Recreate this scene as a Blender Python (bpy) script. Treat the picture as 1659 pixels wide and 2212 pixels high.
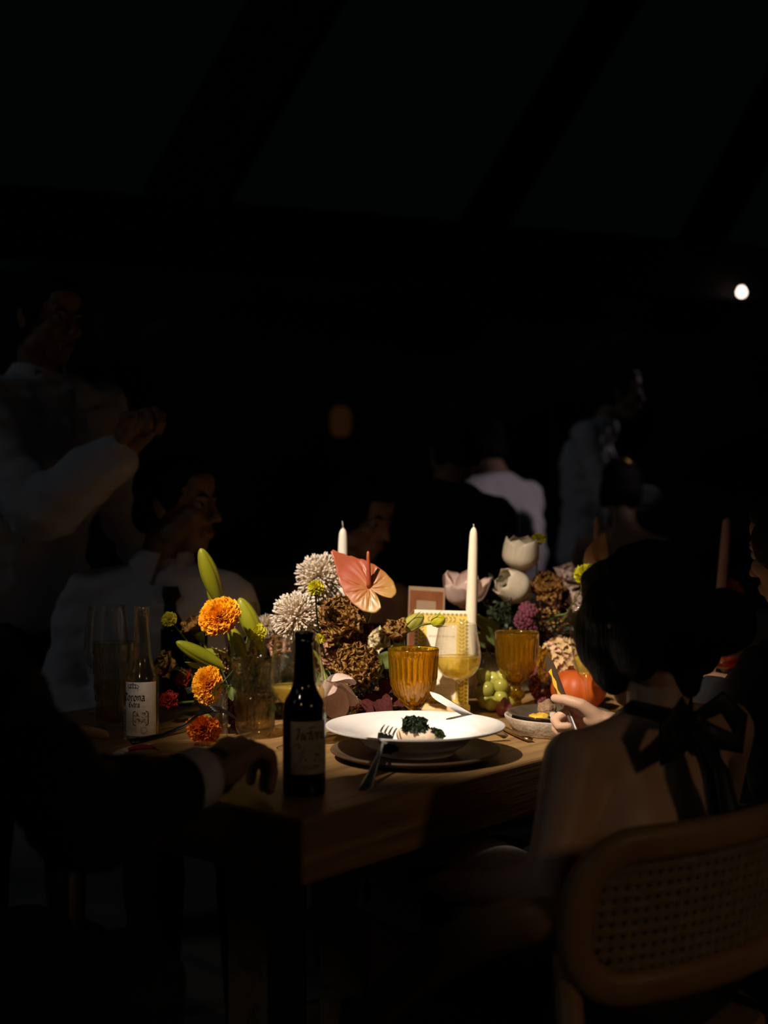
import bpy, bmesh, math, random
from mathutils import Vector, Matrix, Euler, noise
random.seed(11)
for o in list(bpy.data.objects): bpy.data.objects.remove(o)
S = bpy.context.scene
C = S.collection
PI = math.pi
V = Vector

# ------------------------------------------------------------------ camera, sky, lights, exposure
FPX = 2800.0                      # focal length in pixels of the 1659 x 2212 frame
CAMZ = 1.15
cd = bpy.data.cameras.new('camera'); cam = bpy.data.objects.new('camera', cd); C.objects.link(cam)
cam.location = (0, 0, CAMZ); cam.rotation_euler = (PI / 2, 0, 0)
cd.sensor_fit = 'VERTICAL'; cd.sensor_height = 36.0; cd.sensor_width = 27.0
cd.lens = FPX / 2212.0 * 36.0
cd.dof.use_dof = True; cd.dof.focus_distance = 2.26; cd.dof.aperture_fstop = 2.3
S.camera = cam

w = bpy.data.worlds.new('night'); S.world = w; w.use_nodes = True
bgn = w.node_tree.nodes['Background']
bgn.inputs[0].default_value = (0.55, 0.92, 1.0, 1); bgn.inputs[1].default_value = 0.0012

def lamp(name, kind, loc, energy, color, target=None, **kw):
    l = bpy.data.lights.new(name, kind); l.energy = energy; l.color = color
    for k, v in kw.items(): setattr(l, k, v)
    o = bpy.data.objects.new(name, l); C.objects.link(o); o.location = loc
    if target is not None:
        o.rotation_euler = (V(target) - V(loc)).to_track_quat('-Z', 'Y').to_euler()
    return o
# the event spotlight that picks out the middle of the table, from the front left
lamp('table_spotlight', 'SPOT', (-1.79, -0.45, 4.13), 1650, (1.0, 0.83, 0.66), (0.075, 2.430, 0.930),
     spot_size=math.radians(13.0), spot_blend=0.74, shadow_soft_size=0.04)
# a weaker, warmer lamp of the same rig
lamp('warm_spotlight', 'SPOT', (-0.75, -0.7, 2.35), 28, (1.0, 0.62, 0.32), (-0.08, 2.50, 0.95),
     spot_size=math.radians(17), spot_blend=0.7, shadow_soft_size=0.04)
# added cool sun lamp from the left, a fill for the white shirts
lamp('cool_fill', 'SUN', (-4, -2, 5), 0.033, (0.86, 0.93, 1.0), (-4 + 0.72, -2 + 0.42, 5 - 0.55), angle=math.radians(12))
# added narrow warm fill from behind right, brightens the cane chair
lamp('chair_fill', 'SPOT', (3.6, -1.6, 2.6), 42, (1.0, 0.64, 0.34), (.44, 1.48, .52), spot_size=math.radians(17), spot_blend=.8, shadow_soft_size=0.3)
# added unseen spot that brightens the back of the white-shirted guest
lamp('shirt_fill', 'SPOT', (2.9, 3.7, 2.4), 44, (1.0, 0.80, 0.86), (.56, 5.45, 1.18), spot_size=math.radians(15), spot_blend=.9, shadow_soft_size=0.1)
lamp('far_guest_fill', 'SPOT', (2.3, 7.6, 2.45), 14, (1.0, 0.80, 0.82), (1.0, 6.2, 1.55), spot_size=math.radians(30), spot_blend=.9, shadow_soft_size=0.1)  # added narrow spot from near the bulbs, brightens the far standing guest

vs = S.view_settings
vs.view_transform = 'Standard'; vs.look = 'None'; vs.gamma = 1.0; vs.exposure = 0.0; vs.use_curve_mapping = False
try:
    S.cycles.transparent_max_bounces = 32
    S.cycles.max_bounces = 10
    S.cycles.sample_clamp_indirect = 4.0
except Exception:
    pass

def at(px, py, d):
    """point that photo pixel (px,py) shows at distance d in front of the camera"""
    return V(((px - 829.5) / FPX * d, d, CAMZ - (py - 1106.0) / FPX * d))

# ------------------------------------------------------------------ mesh toolkit
class G:
    def __init__(s): s.v = []; s.f = []
    def add(s, vs, fs):
        b = len(s.v); s.v += [tuple(p) for p in vs]; s.f += [tuple(i + b for i in q) for q in fs]; return s
    def merge(s, o, M=None):
        vs = o.v if M is None else [tuple(M @ V(p)) for p in o.v]
        return s.add(vs, o.f)
    def lathe(s, prof, n=32, c=(0, 0, 0), rf=None):
        c = V(c); rings = []; vs = []; fs = []
        for i, (r, z) in enumerate(prof):
            if r < 1e-6:
                rings.append([len(vs)]); vs.append((c.x, c.y, c.z + z))
            else:
                ring = []
                for k in range(n):
                    a = 2 * PI * k / n
                    rr = r if rf is None else rf(a, r, z, i)
                    ring.append(len(vs)); vs.append((c.x + rr * math.cos(a), c.y + rr * math.sin(a), c.z + z))
                rings.append(ring)
        for A, B in zip(rings, rings[1:]):
            if len(A) == 1 and len(B) == 1: continue
            for k in range(n):
                k2 = (k + 1) % n
                if len(A) == 1: fs.append((A[0], B[k2], B[k])[::-1])
                elif len(B) == 1: fs.append((A[k], A[k2], B[0]))
                else: fs.append((A[k], A[k2], B[k2], B[k]))
        return s.add(vs, fs)
    def tube(s, pts, rad, n=8, caps=True, squash=None):
        pts = [V(p) for p in pts]; m = len(pts)
        if not hasattr(rad, '__len__'): rad = [rad] * m
        vs = []; fs = []
        t0 = (pts[1] - pts[0]).normalized()
        up = V((0, 0, 1)) if abs(t0.z) < .9 else V((1, 0, 0))
        x = t0.cross(up).normalized()
        for i in range(m):
            t = (pts[min(i + 1, m - 1)] - pts[max(i - 1, 0)])
            t = t.normalized() if t.length > 1e-9 else t0
            x = (x - t * x.dot(t)).normalized(); y = t.cross(x)
            for k in range(n):
                a = 2 * PI * k / n
                ca, sa = math.cos(a), math.sin(a)
                if squash: ca *= squash[0]; sa *= squash[1]
                vs.append(pts[i] + (x * ca + y * sa) * rad[i])
        for i in range(m - 1):
            for k in range(n):
                k2 = (k + 1) % n
                fs.append((i * n + k, i * n + k2, (i + 1) * n + k2, (i + 1) * n + k))
        if caps:
            fs.append(tuple(range(n))[::-1]); fs.append(tuple((m - 1) * n + k for k in range(n)))
        return s.add(vs, fs)
    def ell(s, c, r, nu=14, nv=9, M=None):
        c = V(c); vs = [V((0, 0, -r[2]))]; fs = []
        for j in range(1, nv):
            b = -PI / 2 + PI * j / nv
            for k in range(nu):
                a = 2 * PI * k / nu
                vs.append(V((r[0] * math.cos(b) * math.cos(a), r[1] * math.cos(b) * math.sin(a), r[2] * math.sin(b))))
        vs.append(V((0, 0, r[2]))); L = len(vs) - 1
        for k in range(nu):
            k2 = (k + 1) % nu
            fs.append((0, 1 + k2, 1 + k)); fs.append((L, L - nu + k, L - nu + k2))
            for j in range(nv - 2):
                a = 1 + j * nu
                fs.append((a + k, a + k2, a + nu + k2, a + nu + k))
        if M is not None: vs = [M @ p for p in vs]
        return s.add([c + p for p in vs], fs)
    def capsule(s, p0, r0, p1, r1, n=14, h=4):
        p0, p1 = V(p0), V(p1); t = (p1 - p0)
        if t.length < 1e-6: return s.ell(p0, (r0, r0, r0))
        t.normalize(); pts = []; rad = []
        for i in range(h + 1):
            b = -PI / 2 + (PI / 2) * i / h
            pts.append(p0 + t * (math.sin(b) * r0)); rad.append(max(math.cos(b) * r0, 1e-4))
        for i in range(h + 1):
            b = (PI / 2) * i / h
            pts.append(p1 + t * (math.sin(b) * r1)); rad.append(max(math.cos(b) * r1, 1e-4))
        return s.tube(pts, rad, n)
    def box(s, c, d, M=None):
        c = V(c); hx, hy, hz = d[0] / 2, d[1] / 2, d[2] / 2
        vs = [V((x, y, z)) for z in (-hz, hz) for y in (-hy, hy) for x in (-hx, hx)]
        if M is not None: vs = [M @ p for p in vs]
        return s.add([c + p for p in vs], [(0, 2, 3, 1), (4, 5, 7, 6), (0, 1, 5, 4), (2, 6, 7, 3), (0, 4, 6, 2), (1, 3, 7, 5)])
    def grid(s, fn, nu, nv):
        vs = [fn(i / nu, j / nv) for j in range(nv + 1) for i in range(nu + 1)]; fs = []
        for j in range(nv):
            for i in range(nu):
                a = j * (nu + 1) + i; fs.append((a, a + 1, a + nu + 2, a + nu + 1))
        return s.add(vs, fs)
    def mesh(s, name, smooth=True):
        me = bpy.data.meshes.new(name); me.from_pydata(s.v, [], s.f); me.update()
        if smooth:
            me.polygons.foreach_set('use_smooth', [True] * len(me.polygons))
        return me

def link(o, parent=None):
    C.objects.link(o)
    if parent is not None: o.parent = parent
    return o
def obj(name, g, m, parent=None, smooth=True, loc=None, bevel=0, auto=False, mesh=None):
    me = mesh if mesh is not None else (g.mesh(name, smooth) if isinstance(g, G) else g)
    if m is not None and len(me.materials) == 0: me.materials.append(m)
    o = bpy.data.objects.new(name, me); link(o, parent)
    if loc is not None: o.location = loc
    if bevel:
        b = o.modifiers.new('bevel', 'BEVEL'); b.width = bevel; b.segments = 3; b.limit_method = 'ANGLE'; b.angle_limit = .6
        if smooth:
            me.polygons.foreach_set('use_smooth', [False] * len(me.polygons))
    return o
def tag(o, label, cat, group=None, kind=None):
    o['label'] = label; o['category'] = cat
    if group: o['group'] = group
    if kind: o['kind'] = kind
    return o
def thing(name, label, cat, loc=(0, 0, 0), rotz=0, group=None):
    o = bpy.data.objects.new(name, None); o.empty_display_size = .05; C.objects.link(o)
    o.location = loc; o.rotation_euler = (0, 0, rotz)
    return tag(o, label, cat, group)
def struct(name, g, m, label, cat, smooth=False, **kw):
    o = obj(name, g, m, None, smooth, **kw); o['kind'] = 'structure'; o['label'] = label; o['category'] = cat
    return o
def dup(root, loc, rotz, label, group=None):
    r = root.copy(); C.objects.link(r); r.location = loc; r.rotation_euler = (0, 0, rotz); r['label'] = label
    if group: r['group'] = group
    for ch in list(root.children):
        c = ch.copy(); C.objects.link(c); c.parent = r
        for g2 in list(ch.children):
            d = g2.copy(); C.objects.link(d); d.parent = c
    return r

# ------------------------------------------------------------------ materials
def _nt(name):
    m = bpy.data.materials.new(name); m.use_nodes = True
    nt = m.node_tree; return m, nt, nt.nodes, nt.links
def mat(name, col, rough=.6, col2=None, scale=30, bump=0.0, bscale=None, spec=.4, metal=0.0, sheen=0.0, sss=0.0,
        trans=0.0, stretch=(1, 1, 1), detail=3, contrast=(.35, .65)):
    m, nt, N, L = _nt(name); b = N['Principled BSDF']
    b.inputs['Base Color'].default_value = (*col, 1); b.inputs['Roughness'].default_value = rough
    b.inputs['Specular IOR Level'].default_value = spec; b.inputs['Metallic'].default_value = metal
    if sheen: b.inputs['Sheen Weight'].default_value = sheen
    if sss:
        b.inputs['Subsurface Weight'].default_value = sss; b.inputs['Subsurface Radius'].default_value = (1, .4, .2)
        b.inputs['Subsurface Scale'].default_value = .01
    tc = N.new('ShaderNodeTexCoord'); mp = N.new('ShaderNodeMapping'); mp.inputs['Scale'].default_value = stretch
    L.new(tc.outputs['Object'], mp.inputs[0])
    if col2 is not None:
        nz = N.new('ShaderNodeTexNoise'); nz.inputs['Scale'].default_value = scale; nz.inputs['Detail'].default_value = detail
        L.new(mp.outputs[0], nz.inputs['Vector'])
        r = N.new('ShaderNodeValToRGB'); r.color_ramp.elements[0].position = contrast[0]; r.color_ramp.elements[1].position = contrast[1]
        r.color_ramp.elements[0].color = (*col, 1); r.color_ramp.elements[1].color = (*col2, 1)
        L.new(nz.outputs['Fac'], r.inputs[0]); L.new(r.outputs[0], b.inputs['Base Color'])
    if bump:
        n2 = N.new('ShaderNodeTexNoise'); n2.inputs['Scale'].default_value = bscale or scale * 3; n2.inputs['Detail'].default_value = 4
        L.new(mp.outputs[0], n2.inputs['Vector'])
        bp = N.new('ShaderNodeBump'); bp.inputs['Strength'].default_value = bump; bp.inputs['Distance'].default_value = .01
        L.new(n2.outputs['Fac'], bp.inputs['Height']); L.new(bp.outputs[0], b.inputs['Normal'])
    if trans:                                     # thin leaf / petal: some light passes through
        tr = N.new('ShaderNodeBsdfTranslucent'); mx = N.new('ShaderNodeMixShader'); mx.inputs[0].default_value = trans
        tr.inputs[0].default_value = (*col, 1)
        if col2 is not None: L.new(r.outputs[0], tr.inputs[0])
        out = N['Material Output']
        L.new(b.outputs[0], mx.inputs[1]); L.new(tr.outputs[0], mx.inputs[2]); L.new(mx.outputs[0], out.inputs[0])
    return m
def glass(name, tint=(1, 1, 1), rough=.02, refl=1.0, glow=0.0, glowcol=None, refract=0.0, ior=1.45, rrough=0.0):
    """glass: clear tinted pass-through + Fresnel mirror, optionally some true refraction and body scatter"""
    m, nt, N, L = _nt(name); N.remove(N['Principled BSDF']); out = N['Material Output']
    t = N.new('ShaderNodeBsdfTransparent'); t.inputs[0].default_value = (*tint, 1); base = t
    if refract:
        rf = N.new('ShaderNodeBsdfRefraction'); rf.inputs['Color'].default_value = (*tint, 1)
        rf.inputs['Roughness'].default_value = rrough; rf.inputs['IOR'].default_value = ior
        mx = N.new('ShaderNodeMixShader'); mx.inputs[0].default_value = refract
        L.new(t.outputs[0], mx.inputs[1]); L.new(rf.outputs[0], mx.inputs[2]); base = mx
    if glow:
        d = N.new('ShaderNodeBsdfTranslucent'); d.inputs[0].default_value = (*(glowcol or tint), 1)
        d2 = N.new('ShaderNodeBsdfDiffuse'); d2.inputs[0].default_value = (*(glowcol or tint), 1)
        md = N.new('ShaderNodeMixShader'); md.inputs[0].default_value = .5
        L.new(d.outputs[0], md.inputs[1]); L.new(d2.outputs[0], md.inputs[2])
        mx = N.new('ShaderNodeMixShader'); mx.inputs[0].default_value = glow
        L.new(base.outputs[0], mx.inputs[1]); L.new(md.outputs[0], mx.inputs[2]); base = mx
    g = N.new('ShaderNodeBsdfGlossy'); g.inputs['Roughness'].default_value = rough; g.inputs['Color'].default_value = (refl, refl, refl, 1)
    lw = N.new('ShaderNodeLayerWeight'); lw.inputs['Blend'].default_value = .5          # Schlick reflectance, same on both faces
    pw = N.new('ShaderNodeMath'); pw.operation = 'POWER'; pw.inputs[1].default_value = 3.6; L.new(lw.outputs['Facing'], pw.inputs[0])
    f0 = ((ior - 1) / (ior + 1)) ** 2
    fr = N.new('ShaderNodeMath'); fr.operation = 'MULTIPLY_ADD'; fr.inputs[1].default_value = (1 - f0) * .8; fr.inputs[2].default_value = f0; L.new(pw.outputs[0], fr.inputs[0])
    mx = N.new('ShaderNodeMixShader'); L.new(fr.outputs[0], mx.inputs[0])
    L.new(base.outputs[0], mx.inputs[1]); L.new(g.outputs[0], mx.inputs[2]); L.new(mx.outputs[0], out.inputs[0])
    return m
def wood(name, c1, c2, rough=.5, scale=6, stretch=(.25, 4, 4), bump=.15):
    m, nt, N, L = _nt(name); b = N['Principled BSDF']; b.inputs['Roughness'].default_value = rough
    b.inputs['Specular IOR Level'].default_value = .3
    tc = N.new('ShaderNodeTexCoord'); mp = N.new('ShaderNodeMapping'); mp.inputs['Scale'].default_value = stretch
    L.new(tc.outputs['Object'], mp.inputs[0])
    n1 = N.new('ShaderNodeTexNoise'); n1.inputs['Scale'].default_value = scale; n1.inputs['Detail'].default_value = 6; n1.inputs['Distortion'].default_value = 1.2
    n2 = N.new('ShaderNodeTexNoise'); n2.inputs['Scale'].default_value = scale * 9; n2.inputs['Detail'].default_value = 3
    L.new(mp.outputs[0], n1.inputs['Vector']); L.new(mp.outputs[0], n2.inputs['Vector'])
    ad = N.new('ShaderNodeMath'); ad.operation = 'MULTIPLY_ADD'; ad.inputs[1].default_value = .35
    L.new(n2.outputs['Fac'], ad.inputs[0]); L.new(n1.outputs['Fac'], ad.inputs[2])
    r = N.new('ShaderNodeValToRGB'); r.color_ramp.elements[0].position = .42; r.color_ramp.elements[1].position = .85
    r.color_ramp.elements[0].color = (*c1, 1); r.color_ramp.elements[1].color = (*c2, 1)
    L.new(ad.outputs[0], r.inputs[0]); L.new(r.outputs[0], b.inputs['Base Color'])
    bp = N.new('ShaderNodeBump'); bp.inputs['Strength'].default_value = bump; bp.inputs['Distance'].default_value = .004
    L.new(ad.outputs[0], bp.inputs['Height']); L.new(bp.outputs[0], b.inputs['Normal'])
    return m
def emit(name, col, strength):
    m, nt, N, L = _nt(name); N.remove(N['Principled BSDF']); e = N.new('ShaderNodeEmission')
    e.inputs[0].default_value = (*col, 1); e.inputs[1].default_value = strength
    L.new(e.outputs[0], N['Material Output'].inputs[0]); return m

M = {}
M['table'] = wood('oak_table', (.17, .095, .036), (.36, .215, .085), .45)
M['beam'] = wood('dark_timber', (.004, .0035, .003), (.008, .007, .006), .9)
M['floor'] = mat('concrete_floor', (.20, .20, .20), .8, (.30, .29, .28), 3, .2, 40)
M['hedge'] = mat('dark_hedge', (.010, .014, .010), .9, (.02, .028, .018), 5, .6, 12)
M['palm'] = mat('palm_green', (.03, .045, .02), .5, (.05, .07, .03), 8)
M['chair'] = wood('bent_beech', (.22, .12, .045), (.32, .18, .075), .45, 5, (1, 1, 1), .05)
M['cane'] = mat('woven_cane', (.17, .12, .065), .6, (.24, .17, .09), 60)
M['seat'] = mat('seat_cane', (.20, .14, .08), .7, (.26, .19, .11), 90)
M['porcelain'] = mat('white_porcelain', (.82, .80, .79), .18, (.86, .85, .84), 5, spec=.5)
M['charger'] = wood('dark_charger', (.07, .045, .025), (.12, .08, .045), .55, 8, (1, 1, 1))
M['stone'] = mat('pale_stoneware', (.36, .30, .23), .7, (.52, .44, .35), 25, .3, 80)
M['darkplate'] = mat('dark_glazed_plate', (.05, .04, .03), .35, (.09, .07, .05), 20)
M['steel'] = mat('polished_steel', (.70, .69, .68), .30, metal=1.0)
M['darksteel'] = mat('dark_steel', (.08, .08, .085), .35, metal=1.0)
M['bronze'] = mat('bronze_cutlery', (.45, .30, .16), .3, metal=1.0)
M['fish'] = mat('cooked_fillet', (.80, .62, .44), .45, (.86, .72, .55), 35, .3, 90, sss=.2)
M['kale'] = mat('crisp_kale', (.010, .020, .008), .45, (.022, .04, .012), 60, .5)
M['sauce'] = mat('yellow_sauce', (.60, .36, .03), .3, (.7, .45, .06), 40)
M['foil'] = mat('crumbs', (.45, .38, .32), .4, (.2, .15, .12), 90)
M['clear'] = glass('clear_glass', (.97, .97, .95), .10, 1.0, ior=1.5, refract=.08)
M['cut'] = glass('pressed_clear_glass', (.95, .94, .89), .10, 1.0, refract=.22, ior=1.45)
M['amber'] = glass('amber_glass', (.98, .81, .20), .07, 1.0, glow=.07, glowcol=(.98, .56, .02), refract=.8, ior=1.45)
M['bottlebrown'] = glass('brown_bottle_glass', (.10, .035, .008), .07, .9, ior=1.5)
M['beer'] = mat('dark_beer', (.02, .008, .003), .2)
M['bottleclear'] = glass('bottle_glass', (.95, .92, .82), .11, 1.0, ior=1.5)
M['wine'] = glass('white_wine', (.98, .88, .42), .05, 1.0, glow=.34, glowcol=(.98, .76, .16), ior=1.33)
M['orangewine'] = glass('orange_drink', (.95, .35, .05), .02, 1.0, glow=.4, glowcol=(.9, .25, .03), ior=1.33)
M['water'] = glass('golden_water', (.88, .76, .50), .08, 1.0, ior=1.33)
M['labelwhite'] = mat('white_print', (.74, .70, .66), .5, (.86, .82, .78), 120)
M['labelcream'] = mat('cream_label', (.42, .37, .28), .6, (.48, .42, .33), 40)
M['ink'] = mat('navy_ink', (.012, .012, .018), .5)
M['inkbrown'] = mat('brown_ink', (.16, .10, .05), .6)
M['inkgold'] = mat('gold_ink', (.40, .29, .12), .5)
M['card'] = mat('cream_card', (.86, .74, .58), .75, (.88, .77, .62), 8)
M['cardyellow'] = mat('yellow_border_print', (.72, .50, .10), .7, (.76, .54, .13), 10)
M['cardolive'] = mat('olive_leaf_print', (.36, .27, .07), .7)
M['cardgrey'] = mat('grey_lettering', (.50, .40, .28), .7)
M['cardorange'] = mat('terracotta_print', (.15, .045, .010), .7, (.19, .065, .018), 20)
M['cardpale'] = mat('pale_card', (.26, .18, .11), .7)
M['cardwood'] = wood('pale_wood', (.62, .40, .17), (.74, .52, .25), .6, 12)
M['wax'] = mat('ivory_wax', (.86, .76, .58), .45, (.88, .79, .62), 6, sss=.3)
M['waxwhite'] = mat('white_wax', (.85, .78, .70), .45, sss=.3)
M['waxpink'] = mat('blush_wax', (.60, .36, .28), .45, sss=.3)
M['wick'] = mat('wick', (.55, .48, .40), .9)
M['wickdark'] = mat('burnt_wick', (.05, .04, .035), .9)
# plants
M['stem'] = mat('green_stem', (.16, .19, .03), .5, (.22, .25, .05), 20)
M['darkstem'] = mat('dark_stem', (.03, .045, .015), .5)
M['lily'] = mat('lily_bud_green', (.24, .26, .012), .4, (.33, .33, .02), 12, trans=.12, stretch=(2, 2, .4))
M['leaf'] = mat('leaf_green', (.10, .14, .035), .45, (.16, .20, .05), 25, .2, trans=.15)
M['darkleaf'] = mat('dark_leaf', (.018, .024, .012), .5, (.035, .04, .018), 40, trans=.1)
M['burgundy'] = mat('burgundy_leaf', (.045, .010, .010), .85, (.08, .02, .018), 25, trans=.1, spec=.1)
M['marigold'] = mat('marigold_orange', (.95, .50, .006), .6, (.90, .38, .004), 50, trans=.25)
M['marigold2'] = mat('marigold_deep', (.80, .24, .004), .6, (.65, .15, .003), 50, trans=.25)
M['yellow'] = mat('yellow_green_petal', (.52, .50, .010), .6, (.66, .58, .02), 60, trans=.25)
M['allium'] = mat('allium_bud', (.68, .58, .48), .6, (.82, .74, .66), 60, trans=.15)
M['alliumstalk'] = mat('allium_stalk', (.60, .47, .30), .6)
M['antique'] = mat('antique_brown_petal', (.13, .045, .009), .45, (.38, .19, .038), 34, .3, trans=.22)
M['antique2'] = mat('antique_gold_petal', (.24, .11, .02), .45, (.50, .30, .07), 30, .3, trans=.22)
M['dusty'] = mat('dusty_pink_petal', (.50, .24, .18), .5, (.62, .36, .26), 30, trans=.2)
M['cream'] = mat('cream_petal', (.80, .70, .52), .5, (.72, .58, .26), 22, trans=.2)
M['white'] = mat('white_tulip_petal', (.66, .56, .42), .5, (.72, .64, .50), 12, trans=.25, stretch=(2, 2, .5))
M['pink'] = mat('blush_petal', (.66, .48, .42), .5, (.72, .56, .48), 12, trans=.25)
M['amaranth'] = mat('amaranth_purple', (.075, .012, .024), .8, (.15, .032, .05), 150)
M['spadix'] = mat('spadix_coral', (.40, .075, .04), .45, (.46, .12, .06), 30)
M['grape'] = mat('green_grape', (.36, .35, .055), .25, (.44, .42, .09), 30, sss=.4, spec=.5)
M['fig'] = mat('purple_fig', (.10, .02, .03), .5, (.2, .05, .06), 40)
M['pumpkin'] = mat('orange_pumpkin', (.34, .050, .005), .5, (.44, .085, .008), 10, stretch=(1, 1, .3))
M['red'] = mat('red_petal', (.50, .03, .015), .5, (.36, .02, .01), 20)
M['dried'] = mat('dried_floret', (.50, .34, .13), .6, (.66, .46, .26), 70, trans=.2)
M['driedpink'] = mat('dried_pink_floret', (.60, .36, .22), .6, (.72, .48, .33), 70, trans=.2)
# people
M['skin'] = mat('skin', (.62, .38, .25), .5, (.68, .43, .30), 20, .06, 300, sss=.15)
M['skindark'] = mat('tanned_skin', (.33, .19, .12), .5, (.38, .22, .145), 20, .05, 300, sss=.12)
M['hair'] = mat('black_hair', (.006, .0045, .004), .6, (.010, .008, .006), 40, .5, 180, stretch=(1, 1, .12), spec=.15)
M['shirt'] = mat('white_cotton', (.74, .72, .76), .85, (.80, .78, .82), 6, .6, 14)
M['suit'] = mat('black_wool', (.010, .010, .012), .9, (.016, .016, .018), 30, .3, 12)
M['dress'] = mat('black_satin', (.008, .008, .010), .55, (.014, .014, .016), 20)
M['tie'] = mat('dark_tie', (.010, .008, .010), .6)
M['eye'] = mat('eye_white', (.28, .25, .22), .3)
M['iris'] = mat('brown_iris', (.03, .015, .008), .2)
M['lip'] = mat('lips', (.30, .12, .09), .5)
M['gold'] = mat('gold_clip', (.8, .5, .15), .3, metal=1)
M['beads'] = mat('bead_bracelet', (.06, .06, .055), .35)
M['bulb'] = emit('lit_bulb', (1.0, .78, .66), 6)
M['lantern'] = emit('lantern_glow', (1.0, .38, .06), .012)
M['cord'] = mat('black_cord', (.01, .01, .01), .8)

# ------------------------------------------------------------------ the setting
g = G().box((0, 8, -.05), (40, 44, .1)); struct('floor', g, M['floor'], 'bare grey concrete floor under the tables', 'floor')
def hedge_fn(i, j):
    x = -14 + 28 * i; z = 3.98 * j
    return (x, 14.5 + .12 * x - .9 * noise.noise(V((x * .7, z * 1.1, 3))) + .5 * j, z)
struct('wall_back', G().grid(hedge_fn, 90, 16), M['hedge'], 'black hedge lost in the dark behind the party', 'hedge', smooth=True)
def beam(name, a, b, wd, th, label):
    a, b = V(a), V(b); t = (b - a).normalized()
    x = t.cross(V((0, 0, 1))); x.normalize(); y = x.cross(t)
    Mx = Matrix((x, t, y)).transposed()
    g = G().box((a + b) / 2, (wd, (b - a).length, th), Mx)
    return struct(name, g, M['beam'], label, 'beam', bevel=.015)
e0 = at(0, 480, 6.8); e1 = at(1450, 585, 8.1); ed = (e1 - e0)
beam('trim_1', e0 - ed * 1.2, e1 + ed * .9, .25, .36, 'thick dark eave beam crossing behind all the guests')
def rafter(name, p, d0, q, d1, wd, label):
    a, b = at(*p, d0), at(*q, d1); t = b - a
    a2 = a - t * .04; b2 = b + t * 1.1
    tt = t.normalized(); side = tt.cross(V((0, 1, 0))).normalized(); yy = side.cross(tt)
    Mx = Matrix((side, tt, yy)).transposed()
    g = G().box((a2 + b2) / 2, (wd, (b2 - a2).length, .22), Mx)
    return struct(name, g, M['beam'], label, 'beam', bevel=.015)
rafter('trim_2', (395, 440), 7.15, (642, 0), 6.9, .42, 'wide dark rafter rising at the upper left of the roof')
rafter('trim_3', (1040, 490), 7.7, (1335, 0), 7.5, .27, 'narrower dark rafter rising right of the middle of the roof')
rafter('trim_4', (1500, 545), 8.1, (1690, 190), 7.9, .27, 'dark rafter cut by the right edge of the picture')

# ------------------------------------------------------------------ the table
UX, UY = .644, .765           # long side of the table (away to the right)
VX, VY = -.765, .644          # short side (away to the left)
TZ = .75
TA = math.atan2(UY, UX)
CORNER = V((-.105, 1.685, 0))
def make_table(loc, rot, label):
    t = thing('dining_table', label, 'table', loc, rot)
    obj('table_top', G().box((1.65, .5, TZ - .044), (3.3, 1.0, .088)), M['table'], t, bevel=.006)
    for x in (.55, 2.75):
        for y in (.38, .62):
            obj('leg', G().box((x, y, (TZ - .088) / 2), (.11, .11, TZ - .088)), M['table'], t, bevel=.006)
        obj('stretcher', G().box((x, .5, .05), (.09, .34, .10)), M['table'], t, bevel=.005)
    return t
table = make_table(CORNER, TA, 'long thick-topped oak dining table set for the dinner')
table2 = make_table(V((-2.0, 6.75, 0)), math.radians(16), 'second long table in the dark behind the seated guests')

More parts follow.
